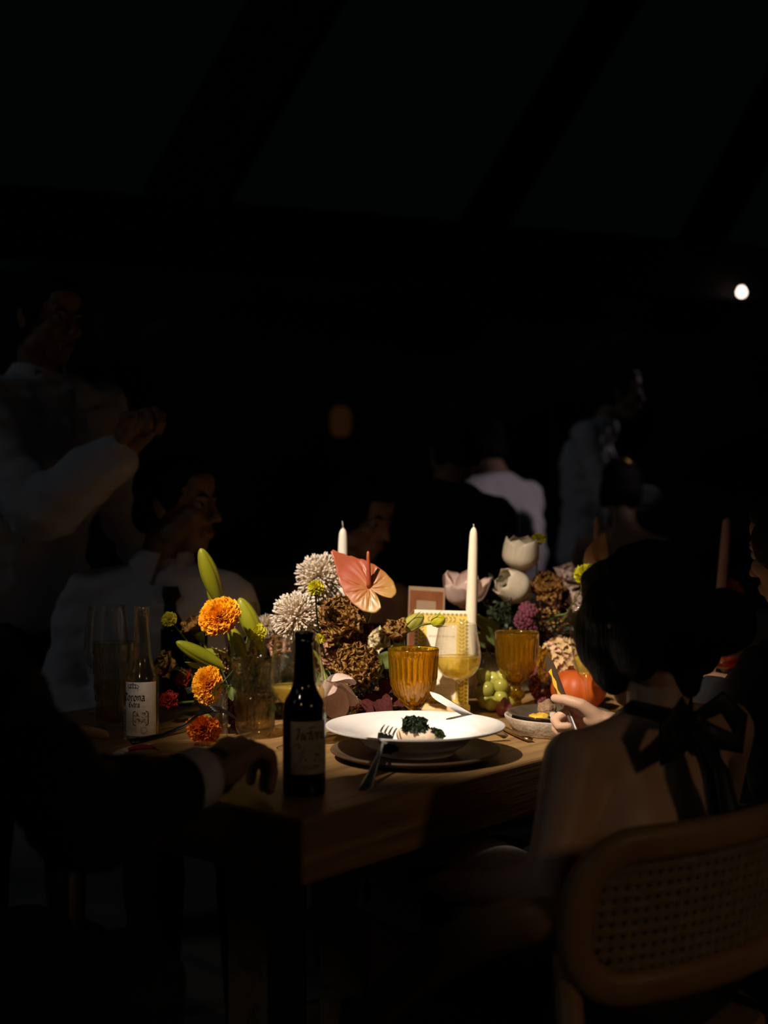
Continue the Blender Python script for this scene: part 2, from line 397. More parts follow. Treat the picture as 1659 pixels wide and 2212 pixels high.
# ------------------------------------------------------------------ cane chair
def rrect(hx, z0, z1, r, n=8):
    pts = []
    for cx, cz, a0 in ((hx - r, z1 - r, 0), (-hx + r, z1 - r, 90), (-hx + r, z0 + r, 180), (hx - r, z0 + r, 270)):
        for k in range(n + 1):
            a = math.radians(a0 + 90 * k / n); pts.append((cx + r * math.cos(a), cz + r * math.sin(a)))
    out = []
    for i in range(len(pts)):                       # densify
        a = V((*pts[i], 0)); b = V((*pts[(i + 1) % len(pts)], 0)); m = max(1, int((b - a).length / .03))
        for k in range(m): out.append(tuple((a + (b - a) * k / m)[:2]))
    return out
def backy(x, z): return -.26 + .9 * x * x - .12 * (z - .66)
def make_chair(name, label):
    t = thing(name, label, 'chair', group='cane-backed chairs')
    loop = rrect(.205, .572, .752, .075)
    pts = [V((x, backy(x, z), z)) for x, z in loop]; pts.append(pts[0])
    # closed frame: flat bent-wood section
    gg = G(); n = 10; m = len(pts) - 1; vs = []; fs = []
    cen = V((0, -.26, .662))
    for i in range(m):
        tt = (pts[(i + 1) % m] - pts[i - 1]).normalized()
        nrm = V((2 * .9 * pts[i].x, -1, -.12)).normalized(); out = tt.cross(nrm).normalized()
        for k in range(n):
            a = 2 * PI * k / n; ca, sa = math.cos(a), math.sin(a)
            sg = lambda q: math.copysign(abs(q) ** .7, q)
            vs.append(pts[i] + out * sg(ca) * .022 + nrm * sg(sa) * .014)
    for i in range(m):
        for k in range(n):
            k2 = (k + 1) % n; i2 = (i + 1) % m
            fs.append((i * n + k, i * n + k2, i2 * n + k2, i2 * n + k))
    gg.add(vs, fs); fr = obj('back_frame', gg, M['chair'], t)
    # cane weave, real strips with open holes
    inner = rrect(.190, .588, .737, .062, 10)
    def inside(x, z):
        hx, z0, z1, r = .190, .588, .737, .062
        if abs(x) > hx or z < z0 or z > z1: return False
        cx = max(abs(x) - (hx - r), 0); cz = max(z0 + r - z, z - (z1 - r), 0)
        return cx * cx + cz * cz <= r * r
    gc = G(); P_ = .0150; hw = .0029
    def strip(fn, L, off):
        run = []; steps = int(L / .006)
        for k in range(steps + 1):
            x, z = fn(-L / 2 + L * k / steps)
            if inside(x, z): run.append((x, z))
            elif run: flush(run, off); run = []
        if run: flush(run, off)
    def flush(run, off):
        if len(run) < 2: return
        vs = []; fs = []
        for i, (x, z) in enumerate(run):
            a = run[max(i - 1, 0)]; b = run[min(i + 1, len(run) - 1)]
            tx, tz = b[0] - a[0], b[1] - a[1]; l = math.hypot(tx, tz) or 1; nx, nz = -tz / l * hw, tx / l * hw
            for s in (-1, 1): vs.append((x + nx * s, backy(x, z) + off, z + nz * s))
        for i in range(len(run) - 1): fs.append((2 * i, 2 * i + 1, 2 * i + 3, 2 * i + 2))
        gc.add(vs, fs)
    for k in range(-14, 15):
        strip(lambda s, k=k: (k * P_, .6625 + s), .16, .0006)
        for sg in (1, -1):
            strip(lambda s, k=k, sg=sg: (k * P_ + P_ / 2 + s * .7071, .6625 + sg * s * .7071), .56, -.0006 * sg)
    for k in range(-5, 6): strip(lambda s, k=k: (s, .6625 + k * P_), .42, -.001)
    cp = obj('cane_panel', gc, M['cane'], t, smooth=False); cp['kind'] = 'stuff'
    # side arms sweeping down to the seat
    for s in (-1, 1):
        pts = [V((s * .203, -.215, .665)), V((s * .225, -.17, .655)), V((s * .245, -.10, .625)), V((s * .252, -.02, .575)), V((s * .25, .06, .515)), V((s * .245, .14, .45)), V((s * .24, .20, .40))]
        obj('arm', G().tube(pts, [.020, .024, .026, .026, .025, .023, .02], 10, squash=(1.0, 1.25)), M['chair'], t)
        obj('leg', G().tube([V((s * .20, -.20, .62)), V((s * .205, -.23, .40)), V((s * .215, -.29, 0))], [.016, .020, .015], 10), M['chair'], t)
        obj('leg', G().tube([V((s * .235, .21, .44)), V((s * .24, .23, .22)), V((s * .245, .25, 0))], [.019, .019, .014], 10), M['chair'], t)
    def seatpt(k, n, r): 
        a = 2 * PI * k / n; e = lambda q: math.copysign(abs(q) ** .6, q)
        return V((e(math.cos(a)) * .235 * r, e(math.sin(a)) * .225 * r, 0))
    gs = G(); n = 40; vs = []; fs = []
    for z, r in ((.425, .96), (.43, 1.0), (.455, 1.0), (.46, .97)):
        for k in range(n): vs.append(seatpt(k, n, r) + V((0, 0, z)))
    for j in range(3):
        for k in range(n): fs.append((j * n + k, j * n + (k + 1) % n, (j + 1) * n + (k + 1) % n, (j + 1) * n + k))
    fs.append(tuple(range(n))[::-1]); gs.add(vs, fs)
    fs2 = G().add([seatpt(k, n, .97) + V((0, 0, .4605)) for k in range(n)], [tuple(range(n))])
    obj('seat_frame', gs, M['chair'], t); obj('seat', fs2, M['seat'], t, smooth=False)
    return t
chair = make_chair('dining_chair', 'bent-wood chair with woven cane back under the bare-backed woman')
CW1 = V((.268, 1.838, 0)); CA1 = math.asin(.57)
chair.location = CW1; chair.rotation_euler = (0, 0, CA1)

# ------------------------------------------------------------------ tableware builders
def sm(prof, n=4):
    """Catmull-Rom through profile points"""
    out = []
    for i in range(len(prof) - 1):
        p0 = prof[max(i - 1, 0)]; p1 = prof[i]; p2 = prof[i + 1]; p3 = prof[min(i + 2, len(prof) - 1)]
        for k in range(n):
            t = k / n
            out.append(tuple(max(.5 * (2 * b + (c - a) * t + (2 * a - 5 * b + 4 * c - d) * t * t + (3 * b - a - 3 * c + d) * t ** 3), 0 if j == 0 else -9)
                             for j, (a, b, c, d) in enumerate(zip(p0, p1, p2, p3))))
    out.append(prof[-1]); return out
def on_table(px, d, z=TZ): return V(((px - 829.5) / FPX * d, d, z))

def goblet(loc, label):
    t = thing('goblet', label, 'goblet', loc, random.uniform(0, 1), 'amber pressed glass goblets')
    outer = [(.0, .0), (.034, .0), (.036, .002), (.034, .005), (.022, .010), (.011, .016), (.009, .022), (.0155, .030), (.016, .036), (.009, .044), (.0095, .050)]
    bowl_o = [(.011, .054), (.0155, .058), (.0235, .067), (.0325, .080), (.0385, .093), (.041, .103), (.0420, .120), (.0435, .140), (.0450, .1545), (.0455, .158), (.0445, .160)]
    bowl_i = [(.0425, .158), (.0405, .140), (.0392, .120), (.0375, .102), (.0290, .081), (.019, .068), (.010, .0605), (.0, .058)]
    def rf(a, r, z, i):
        if .103 < z < .150 and r > .0405: return r + .0026 * (abs(math.cos(13 * a)) ** .6 - .6) * min(1, (z - .103) / .006, (.150 - z) / .006)
        if .084 < z < .103: return r + .0013 * max(0, math.cos(6 * a + (z - .084) * 60)) + .0006 * math.cos(40 * a)
        if .052 < z <= .084 and r > .018: return r + .0034 * max(0, math.cos(9 * a + (PI if int((z - .052) / .0107) % 2 else 0))) * abs(math.sin((z - .052) / .0107 * PI))
        if .026 < z < .041: return r * (1 + .05 * math.cos(8 * a))
        return r
    prof = sm(outer, 3)[:-1] + sm([outer[-1]] + bowl_o, 5) + sm(bowl_i, 3)
    obj('glass_body', G().lathe(prof, 156, rf=rf), M['amber'], t)
    return t
def wine_glass(loc, label, h=.19, r=.043, fill=.0, rot=0, group='stemmed wine glasses', liquid='wine', stemh=None):
    t = thing('wine_glass', label, 'wine glass', loc, rot, group)
    sh = stemh or h * .40
    st = [(0, 0), (.032, 0), (.033, .001), (.028, .003), (.008, .006), (.004, .012), (.0034, sh * .5), (.0042, sh - .004)]
    bo = [(.012, sh + .002), (.028, sh + .009), (r * .92, sh + .026), (r, sh + .043), (r * .985, sh + .058), (r * .89, h - .025), (r * .80, h)]
    bi = [(r * .80 - .0012, h - .0005)] + [(max(a - .0014, .0), b + .0008) for a, b in bo[-2::-1]] + [(0, sh + .004)]
    obj('glass_body', G().lathe(sm(st, 3)[:-1] + sm([st[-1]] + bo, 5) + sm(bi, 5), 48), M['clear'], t)
    if fill:
        zt = sh + fill
        pr = [(0, sh + .0065)] + [(max(a - .0024, .001), b + .002) for a, b in sm(bo, 6) if b + .002 < zt]
        # radius at the surface
        pr.append((pr[-1][0], zt)); pr.append((0, zt))
        obj('wine_fill', G().lathe(pr, 48), M[liquid], t)
    return t
def tumbler(loc, label, h=.141, r=.041, rot=0):
    t = thing('tumbler', label, 'tumbler', loc, rot, 'pressed clear glass tumblers')
    o = [(0, 0), (r * .55, 0), (r * .66, .004), (r * .78, h * .12), (r * .84, h * .3), (r * .92, h * .55), (r * .97, h * .8), (r, h * .985), (r * .985, h)]
    i = [(r * .95, h * .985), (r * .91, h * .8), (r * .85, h * .55), (r * .77, h * .3), (r * .66, h * .12), (0, h * .07)]
    def rf(a, rr, z, k):
        q = z / h
        if rr < r * .6: return rr
        for b0, b1, nn, am in ((.33, .39, 35, .0020), (.42, .60, 11, .0026), (.63, .69, 35, .0020), (.71, .84, 16, .0016), (.86, .92, 35, .0018), (.06, .28, 28, .0020)):
            if b0 < q < b1:
                e = math.sin((q - b0) / (b1 - b0) * PI)
                return rr + am * e * (math.cos(nn * a) if nn > 20 else math.cos(nn * a + 9 * q) * math.cos(nn * a * 2 - 20 * q))
        return rr
    zs = sm(o, 9)
    obj('glass_body', G().lathe(zs + sm(i, 3), 140, rf=lambda a, rr, z, k: rf(a, rr, z, k) if k < len(zs) else rr), M['cut'], t)
    fillp = [(0, h * .075)] + [(x - .0006, z) for x, z in sm(i, 3)[::-1] if h * .10 < z < h * .62 and x > .01]; fillp.append((0, fillp[-1][1]))
    obj('water_fill', G().lathe(fillp, 48), M['water'], t)
    return t
def knife_geo(L=.21, wide=.017):
    g = G()
    def blade(i, j):
        x = L * .48 + L * .52 * i; ww = wide * (1 - max(0, (i - .75) / .25) ** 2 * .9); return (x, (j - .5) * ww + (0 if i < .7 else (i - .7) * .008), .0006)
    g.grid(blade, 14, 2)
    g.grid(lambda i, j: (blade(i, 1 - j)[0], blade(i, 1 - j)[1], -.0006), 14, 2)
    h = G().tube([(0, 0, 0), (L * .1, 0, 0), (L * .3, 0, 0), (L * .46, 0, 0), (L * .49, 0, 0)], [.006, .0075, .0065, .0055, .005], 10, squash=(1.15, .5))
    return g, h
def lay(t, p, q, roll=0):
    """orient a thing whose length runs along local +x so that it goes from p towards q"""
    p, q = V(p), V(q); x = (q - p).normalized(); z = V((0, 0, 1)); y = z.cross(x).normalized(); z = x.cross(y)
    R = Matrix((x, y, z)).transposed() @ Matrix.Rotation(roll, 3, 'X')
    t.location = p; t.rotation_euler = R.to_euler()
def knife(p, q, label, m='steel', L=.21, roll=0, handle=None):
    t = thing('table_knife', label, 'knife', group='table cutlery'); b, h = knife_geo(L)
    obj('blade', b, M[m], t); obj('handle', h, M[handle or m], t); lay(t, p, q, roll); return t
def fork(p, q, label, m='steel', L=.20, roll=0, bend=.008):
    t = thing('table_fork', label, 'fork', group='table cutlery')
    cz = lambda s: bend * math.sin(min(max((s - .45) / .55, 0), 1) * PI) - .006 * max(0, 1 - abs(s - .25) / .25) * 0
    pts = [(L * s, 0, cz(s)) for s in (0, .1, .3, .5, .62)]
    obj('handle', G().tube(pts, [.0085, .009, .006, .0035, .0035], 10, squash=(1.0, .38)), M[m], t)
    gh = G(); gh.grid(lambda i, j: (L * (.61 + .14 * i), (j - .5) * (.008 + .016 * math.sin(min(i * 1.4, 1) * PI / 2)), cz(.61 + .14 * i) + .0008), 6, 4)
    gh.grid(lambda i, j: (L * (.61 + .14 * i), (.5 - j) * (.008 + .016 * math.sin(min(i * 1.4, 1) * PI / 2)), cz(.61 + .14 * i) - .0008), 6, 4)
    obj('head', gh, M[m], t)
    for k in range(4):
        y = (k - 1.5) * .0066
        obj('tine', G().tube([(L * s, y, cz(s)) for s in (.74, .85, .95, 1.0)], [.0019, .0016, .0013, .0006], 6), M[m], t)
    lay(t, p, q, roll); return t
def spoonlike(p, q, label, m): 
    t = thing('table_spoon', label, 'spoon', group='table cutlery'); L = .19
    obj('handle', G().tube([(0, 0, .001), (.02, 0, .001), (.08, 0, .004), (.13, 0, .006)], [.0075, .008, .004, .003], 10, squash=(1, .4)), M[m], t)
    obj('bowl', G().grid(lambda i, j: (.13 + .06 * i, (j - .5) * .04 * math.sin(PI * min(max(i, .03), .97)) ** .6, .006 - .010 * math.sin(PI * i) * (1 - (2 * j - 1) ** 2)), 12, 8), M[m], t)
    lay(t, p, q); return t

# ------------------------------------------------------------------ the white bowl and what lies on it
PC = on_table(897, 2.11)                      # its centre on the table
ch = thing('charger_plate', 'dark brown wooden charger under the white bowl', 'charger plate', PC)
obj('plate_body', G().lathe(sm([(0, .0), (.085, 0), (.115, .004), (.136, .012), (.138, .015), (.134, .0165), (.112, .010), (.085, .008), (0, .008)], 3), 64), M['charger'], ch)
bw = thing('pasta_bowl', 'wide-rimmed white porcelain bowl with a half eaten fillet', 'bowl', PC + V((0, 0, .0085)))
obj('bowl_body', G().lathe(sm([(0, .003), (.058, .003), (.060, 0), (.064, 0), (.066, .005), (.084, .018), (.100, .030), (.128, .0385), (.144, .0425), (.1458, .0445), (.1445, .0462), (.128, .0425), (.104, .0345), (.090, .024), (.080, .013), (.060, .008), (0, .007)], 4), 96), M['porcelain'], bw)
FC = PC + V((.006, -.060, .034))
fl = thing('fish_fillet', 'pale cooked fillet left in the white bowl under dark kale', 'food', FC)
def fil(i, j):
    a = 2 * PI * i; b = -PI / 2 + PI * j
    x = .038 * math.cos(a) * math.cos(b) ** .5 if math.cos(b) > 0 else 0; y = .022 * math.sin(a) * max(math.cos(b), 0) ** .5
    z = .013 * math.sin(b); nn = noise.noise(V((x * 60, y * 60, z * 60)))
    return (x * (1 + .12 * nn), y * (1 + .12 * nn), z + .002 * nn)
obj('fillet_body', G().grid(fil, 28, 12), M['fish'], fl, loc=(0, 0, .012))
def kale(c, R, n, label, seed):
    rnd = random.Random(seed); t = thing('kale_garnish', label, 'garnish', c, group='kale on the white bowl'); g = G()
    for k in range(n):
        d = V((rnd.gauss(0, 1), rnd.gauss(0, 1), abs(rnd.gauss(0, .8)) + .1)).normalized(); p = V((d.x * R, d.y * R * .8, d.z * R * .85)) * rnd.uniform(.25, 1)
        s = rnd.uniform(.004, .0085); R3 = Euler((rnd.uniform(0, 6), rnd.uniform(0, 6), rnd.uniform(0, 6))).to_matrix()
        ph = rnd.uniform(0, 6)
        g.grid(lambda i, j: p + R3 @ V(((i - .5) * s * 2, (j - .5) * s * 1.5, .35 * s * math.sin(9 * i + ph) * math.cos(7 * j + ph))), 4, 3)
    for k in range(14):
        a = rnd.uniform(0, 2 * PI); e = V((math.cos(a) * R * rnd.uniform(.6, 1.25), math.sin(a) * R * .8, R * rnd.uniform(.1, 1.1)))
        g.tube([e * .2, e * .7, e + V((0, 0, -.003))], [.0012, .001, .0005], 4)
    o = obj('curled_leaves', g, M['kale'], t, smooth=False); o['kind'] = 'stuff'
    return t
kale(FC + V((-.008, -.004, .022)), .021, 230, 'dark curly kale heaped on top of the fillet', 1)
kale(FC + V((.026, -.008, .014)), .010, 60, 'small sprig of kale drooping down the right end of the fillet', 2)
kale(FC + V((-.048, -.026, -.004)), .009, 60, 'small scrap of kale by the fork at the bowl edge', 3)
fork(at(786, 1712, 1.86), at(839, 1583, 2.025), 'steel fork propped on the near rim of the white bowl', 'steel', .20, .25, .014)
KL = knife(V((.212, 2.262, .758)), V((.092, 2.178, .838)), 'steel knife leaning across the far right rim of the white bowl', 'steel', .19, .5)
knife(V((.252, 2.243, .757)), V((.175, 2.50, .757)), 'bronze-toned knife lying on the oak beside the white bowl', 'bronze', .23)

# goblets and glasses
goblet(on_table(893, 2.285), 'amber goblet right behind the white bowl')
goblet(on_table(1116, 2.60), 'amber goblet standing by the green grapes')
wine_glass(on_table(988, 2.45), 'stemmed glass of white wine in front of the yellow-bordered menu', .189, .0445, .045, .3, stemh=.082)
wine_glass(on_table(641, 2.20), 'glass with a little white wine behind the brown beer bottle', .19, .046, .036, .8, stemh=.07)
wine_glass(on_table(231, 2.60), 'empty wine glass behind the clear beer bottle', .212, .046, 0, 1.1, stemh=.075)
wine_glass(on_table(523, 2.88), 'empty wine glass behind the lily buds', .20, .040, 0, .2)
tumbler(on_table(551, 2.30), 'pressed glass tumbler of water in front of the lily buds', .141, .0415)
tumbler(on_table(246, 2.39), 'beaded glass tumbler left of the clear beer bottle', .160, .0385, .5)
# champagne flute
def flute(loc, label, lean):
    t = thing('champagne_flute', label, 'flute', loc, 0)
    h = .215; st = [(0, 0), (.028, 0), (.029, .001), (.024, .003), (.006, .006), (.0035, .014), (.0035, .060), (.005, .072)]
    bo = [(.010, .080), (.016, .095), (.0195, .13), (.0195, .17), (.0175, h)]
    bi = [(.0165, h - .0004), (.0184, .17), (.0184, .13), (.0150, .096), (0, .082)]
    obj('glass_body', G().lathe(sm(st, 3)[:-1] + sm([st[-1]] + bo, 5) + sm(bi, 4), 36), M['clear'], t)
    obj('wine_fill', G().lathe([(0, .083), (.010, .086), (.0146, .098), (.0165, .115), (.0168, .122), (0, .122)], 30), M['wine'], t)
    t.rotation_euler = lean; return t
flute(V((.398, 2.50, TZ + .003)), 'slim champagne flute beside the orange pumpkin', (.02, -.125, 0))

# ------------------------------------------------------------------ lettering drawn with a broad nib
GL = {
 'C': ([[(.95, 1.15), (.6, 1.5), (.2, 1.3), (.08, .8), (.2, .2), (.55, -.02), (.95, .3)], [(.48, 1.35), (.48, .15)], [(.2, 1.3), (-.05, 1.45)]], 1.05),
 'o': ([[(.32, 1.02), (.06, .8), (.06, .2), (.32, -.02)], [(.32, 1.02), (.58, .8), (.58, .2), (.32, -.02)]], .78),
 'r': ([[(.02, .95), (.16, .85), (.16, .05), (.28, -.02)], [(.16, .8), (.42, 1.02), (.55, .85)]], .66),
 'n': ([[(.02, .95), (.14, .85), (.14, 0)], [(.14, .82), (.4, 1.02), (.56, .85), (.56, 0), (.4, -.28)]], .76),
 'a': ([[(.08, .88), (.38, 1.02), (.56, .85), (.56, .1), (.7, -.02)], [(.56, .55), (.16, .45), (.06, .2), (.25, -.02), (.56, .15)]], .80),
 'E': ([[(.8, 1.3), (.45, 1.5), (.15, 1.25), (.08, .7), (.2, .15), (.5, -.02), (.85, .2)], [(.15, .75), (.65, .8)], [(.45, 1.4), (.45, .1)]], .95),
 'x': ([[(.04, .95), (.56, .02)], [(.56, .95), (.04, .02)], [(.1, .5), (.5, .5)]], .72),
 't': ([[(.22, 1.35), (.22, .12), (.42, -.02)], [(.02, .98), (.46, .98)]], .55),
 'V': ([[(-.2, 1.2), (.05, 1.55), (.35, 1.45), (.38, .8), (.3, -.05), (.75, .7), (1.1, 1.25), (1.6, 1.6), (2.6, 1.75)]], .85),
 'i': ([[(.05, .7), (.18, .95), (.14, .2), (.3, .0)], [(.2, 1.3), (.24, 1.36)]], .42),
 'c': ([[(.5, .8), (.3, 1.0), (.08, .65), (.12, .15), (.35, 0), (.6, .25)]], .58),
}
def letters(text, size, nib, wrap, shear=0, italic=False):
    """returns geometry of the text, centred; wrap maps (s,t) to a point"""
    width = sum(GL[c][1] for c in text); x0 = -width / 2; g = G()
    for c in text:
        for line in GL[c][0]:
            pts = []
            for i in range(len(line) - 1):
                a, b = line[i], line[i + 1]
                for k in range(4): pts.append((a[0] + (b[0] - a[0]) * k / 4, a[1] + (b[1] - a[1]) * k / 4))
            pts.append(line[-1])
            L = []; R = []
            for (x, y) in pts:
                X = (x0 + x + shear * y) * size; Y = y * size
                L.append(wrap(X - nib[0], Y - nib[1])); R.append(wrap(X + nib[0], Y + nib[1]))
            vs = []; fs = []
            for a, b in zip(L, R): vs += [a, b]
            for i in range(len(pts) - 1): fs.append((2 * i, 2 * i + 1, 2 * i + 3, 2 * i + 2))
            g.add(vs, fs)
        x0 += GL[c][1]
    return g
def cylwrap(r, a0, z0):
    return lambda s, t: (r * math.sin(a0 + s / r), -r * math.cos(a0 + s / r), z0 + t)
def patch(w_, h_, wrap, s0=0, t0=0, n=16):
    return G().grid(lambda i, j: wrap(s0 - w_ / 2 + w_ * i, t0 - h_ / 2 + h_ * j), n, 2)
def polyline(pts, wd, wrap, closed=False):
    g = G(); m = len(pts); vs = []; fs = []
    for i in range(m):
        a = pts[(i - 1) % m] if closed or i else pts[0]; b = pts[(i + 1) % m] if closed or i < m - 1 else pts[-1]
        tx, ty = b[0] - a[0], b[1] - a[1]; l = math.hypot(tx, ty) or 1
        nx, ny = -ty / l * wd / 2, tx / l * wd / 2
        vs += [wrap(pts[i][0] - nx, pts[i][1] - ny), wrap(pts[i][0] + nx, pts[i][1] + ny)]
    for i in range(m if closed else m - 1):
        j = (i + 1) % m; fs.append((2 * i, 2 * i + 1, 2 * j + 1, 2 * j))
    return g.add(vs, fs)
def ring_pts(cx, cy, r, n=24, ry=None): return [(cx + r * math.cos(2 * PI * k / n), cy + (ry or r) * math.sin(2 * PI * k / n)) for k in range(n)]
def rr_pts(cx, cy, w_, h_, r): return [(cx + x, cy + z) for x, z in rrect(w_ / 2, -h_ / 2, h_ / 2, r, 4)]

# ------------------------------------------------------------------ brown bottle
bb = thing('beer_bottle', 'brown glass beer bottle with a framed cream label by the fork', 'bottle', on_table(657, 1.845), .32, 'beer bottles on the table')
prof = sm([(0, .004), (.024, .003), (.0285, 0), (.0303, .004), (.0305, .02), (.0305, .09), (.0303, .118), (.0275, .132), (.020, .146), (.0162, .158), (.0150, .175), (.0138, .195), (.0128, .208), (.0128, .212)], 4)
lip = [(.0142, .2135), (.0145, .217), (.0135, .2185), (.0135, .2205), (.0146, .222), (.0146, .2275), (.0135, .230), (.0115, .230), (.0105, .224), (.0105, .21)]
inn = sm([(.0108, .205), (.0130, .175), (.0142, .158), (.018, .146), (.0255, .131), (.0285, .117), (.0285, .02), (.027, .006), (0, .007)], 3)
obj('glass_body', G().lathe(prof + lip + inn, 48), M['bottlebrown'], bb)
obj('beer_fill', G().lathe([(0, .008), (.0265, .008), (.0278, .02), (.0278, .10), (0, .10)], 36), M['beer'], bb)
wr = cylwrap(.0308, .05, .0)
lb = obj('label', patch(.060, .074, wr, 0, .069, 24), M['labelcream'], bb)
wr2 = cylwrap(.0310, .05, .069)
obj('label_border', polyline(rr_pts(0, 0, .0585, .0725, .001), .0012, wr2, True).merge(polyline(rr_pts(0, 0, .054, .068, .001), .0006, wr2, True)), M['inkgold'], lb, smooth=False)
obj('lettering', letters('Victoria', .0100, (.0011, .0008), cylwrap(.0312, .11, .081), .25).merge(polyline([(-.028, -.010), (-.02, -.006), (0, -.003), (.022, .001)], .0012, cylwrap(.0312, .11, .081))), M['ink'], lb, smooth=False)
ge = G()
rq = random.Random(8)
for cx in (-.012, .012):                      # two dim printed figures
    for k in range(16):
        x = cx + rq.uniform(-.0055, .0055); y = -.009 + rq.uniform(-.012, .010)
        ge.merge(polyline([(x, y), (x + rq.uniform(-.003, .003), y + rq.uniform(.001, .004))], rq.uniform(.0008, .0022), wr2))
for y, wd in ((-.0255, .030), (-.0285, .022)):
    x = -wd / 2
    while x < wd / 2: l = rq.uniform(.0015, .003); ge.merge(polyline([(x, y), (x + l, y)], .0013, wr2)); x += l + .0008
obj('emblem', ge, M['inkbrown'], lb, smooth=False)

# ------------------------------------------------------------------ clear printed bottle
cb = thing('beer_bottle', 'clear glass beer bottle with a white printed crown label', 'bottle', on_table(306, 2.29), -.06, 'beer bottles on the table')
prof = sm([(0, .004), (.024, .003), (.0285, 0), (.0303, .004), (.0305, .02), (.0305, .085), (.0300, .103), (.0265, .117), (.0205, .134), (.0168, .152), (.0140, .180), (.0126, .205), (.0122, .216)], 4)
lip = [(.0136, .2175), (.0138, .220), (.0128, .2215), (.0128, .2235), (.0138, .225), (.0138, .227), (.0128, .2285), (.0128, .2315), (.0122, .233), (.0105, .233), (.0098, .226), (.0098, .212)]
inn = sm([(.0102, .205), (.0116, .180), (.0145, .152), (.0182, .134), (.0245, .116), (.0278, .103), (.0282, .085), (.0282, .02), (.027, .007), (0, .008)], 3)
obj('glass_body', G().lathe(prof + lip + inn, 48), M['bottleclear'], cb)
wr = cylwrap(.0307, .10, 0)
lb = obj('label', patch(.062, .094, wr, .002, .056, 28), M['labelwhite'], cb)
tw = cylwrap(.0309, -.28, 0)
obj('lettering', letters('Corona', .0088, (.00075, .00105), cylwrap(.0309, -.24, .0705)).merge(letters('Extra', .0060, (.0005, .0008), cylwrap(.0309, -.20, .0595))), M['ink'], lb, smooth=False)
gc = G(); cw = cylwrap(.0309, -.26, .0885)
gc.merge(polyline([(-.009, 0), (.009, 0)], .0016, cw)).merge(polyline([(-.009, .0025), (.009, .0025)], .0008, cw))
for a in (-1, -.5, 0, .5, 1):
    gc.merge(polyline([(.008 * a, .003), (.0105 * a, .007), (.009 * a, .0095), (.002 * a, .0105)], .0011, cw))
    gc.merge(polyline(ring_pts(.0065 * a, .0045, .0009, 8), .0007, cw, True))
gc.merge(polyline([(0, .010), (0, .0135)], .0010, cw)).merge(polyline([(-.0012, .0125), (.0012, .0125)], .0008, cw))
obj('crown_emblem', gc, M['ink'], lb, smooth=False)
gs_ = G(); sw = cylwrap(.0309, .18, .040); rq = random.Random(5)
gs_.merge(polyline(rr_pts(0, 0, .027, .024, .004), .0022, sw, True))
for k in range(26):
    x = rq.uniform(-.009, .009); y = rq.uniform(-.0085, .0085); a = rq.uniform(0, 6)
    gs_.merge(polyline([(x, y), (x + .003 * math.cos(a), y + .003 * math.sin(a)), (x + .004 * math.cos(a + .9), y + .004 * math.sin(a + .9))], .0011, sw))
obj('crest_seal', gs_, M['inkbrown'], lb, smooth=False)
gl_ = G(); lw = cylwrap(.0309, .10, .035)
for k in range(7): gl_.merge(polyline([(-.0225 + .0028 * k, -.020 + .002 * (k % 3)), (-.0225 + .0028 * k, .014)], .0009, lw))
for r in (.0062, .0046): gl_.merge(polyline(ring_pts(.0085, -.016, r), .0006, lw, True))
gl_.merge(polyline([(-.020, -.029), (.024, -.029)], .003, lw)).merge(polyline([(.006, .025), (.024, .026)], .003, lw))
obj('fine_print', gl_, M['inkgold'], lb, smooth=False)
bw_ = cylwrap(.0313, -.98, .030)
st_ = obj('barcode_sticker', patch(.015, .058, bw_, 0, 0, 8), mat('sticker_white', (.60, .57, .56), .6), cb)
gbar = G(); y = -.0255
while y < .025:
    hh = rq.choice((.0006, .0009, .0014)); gbar.merge(patch(.010, hh, cylwrap(.0315, -.98, .030), .001, y, 6)); y += hh + rq.choice((.0008, .0012))
obj('barcode_lines', gbar, M['ink'], st_, smooth=False)

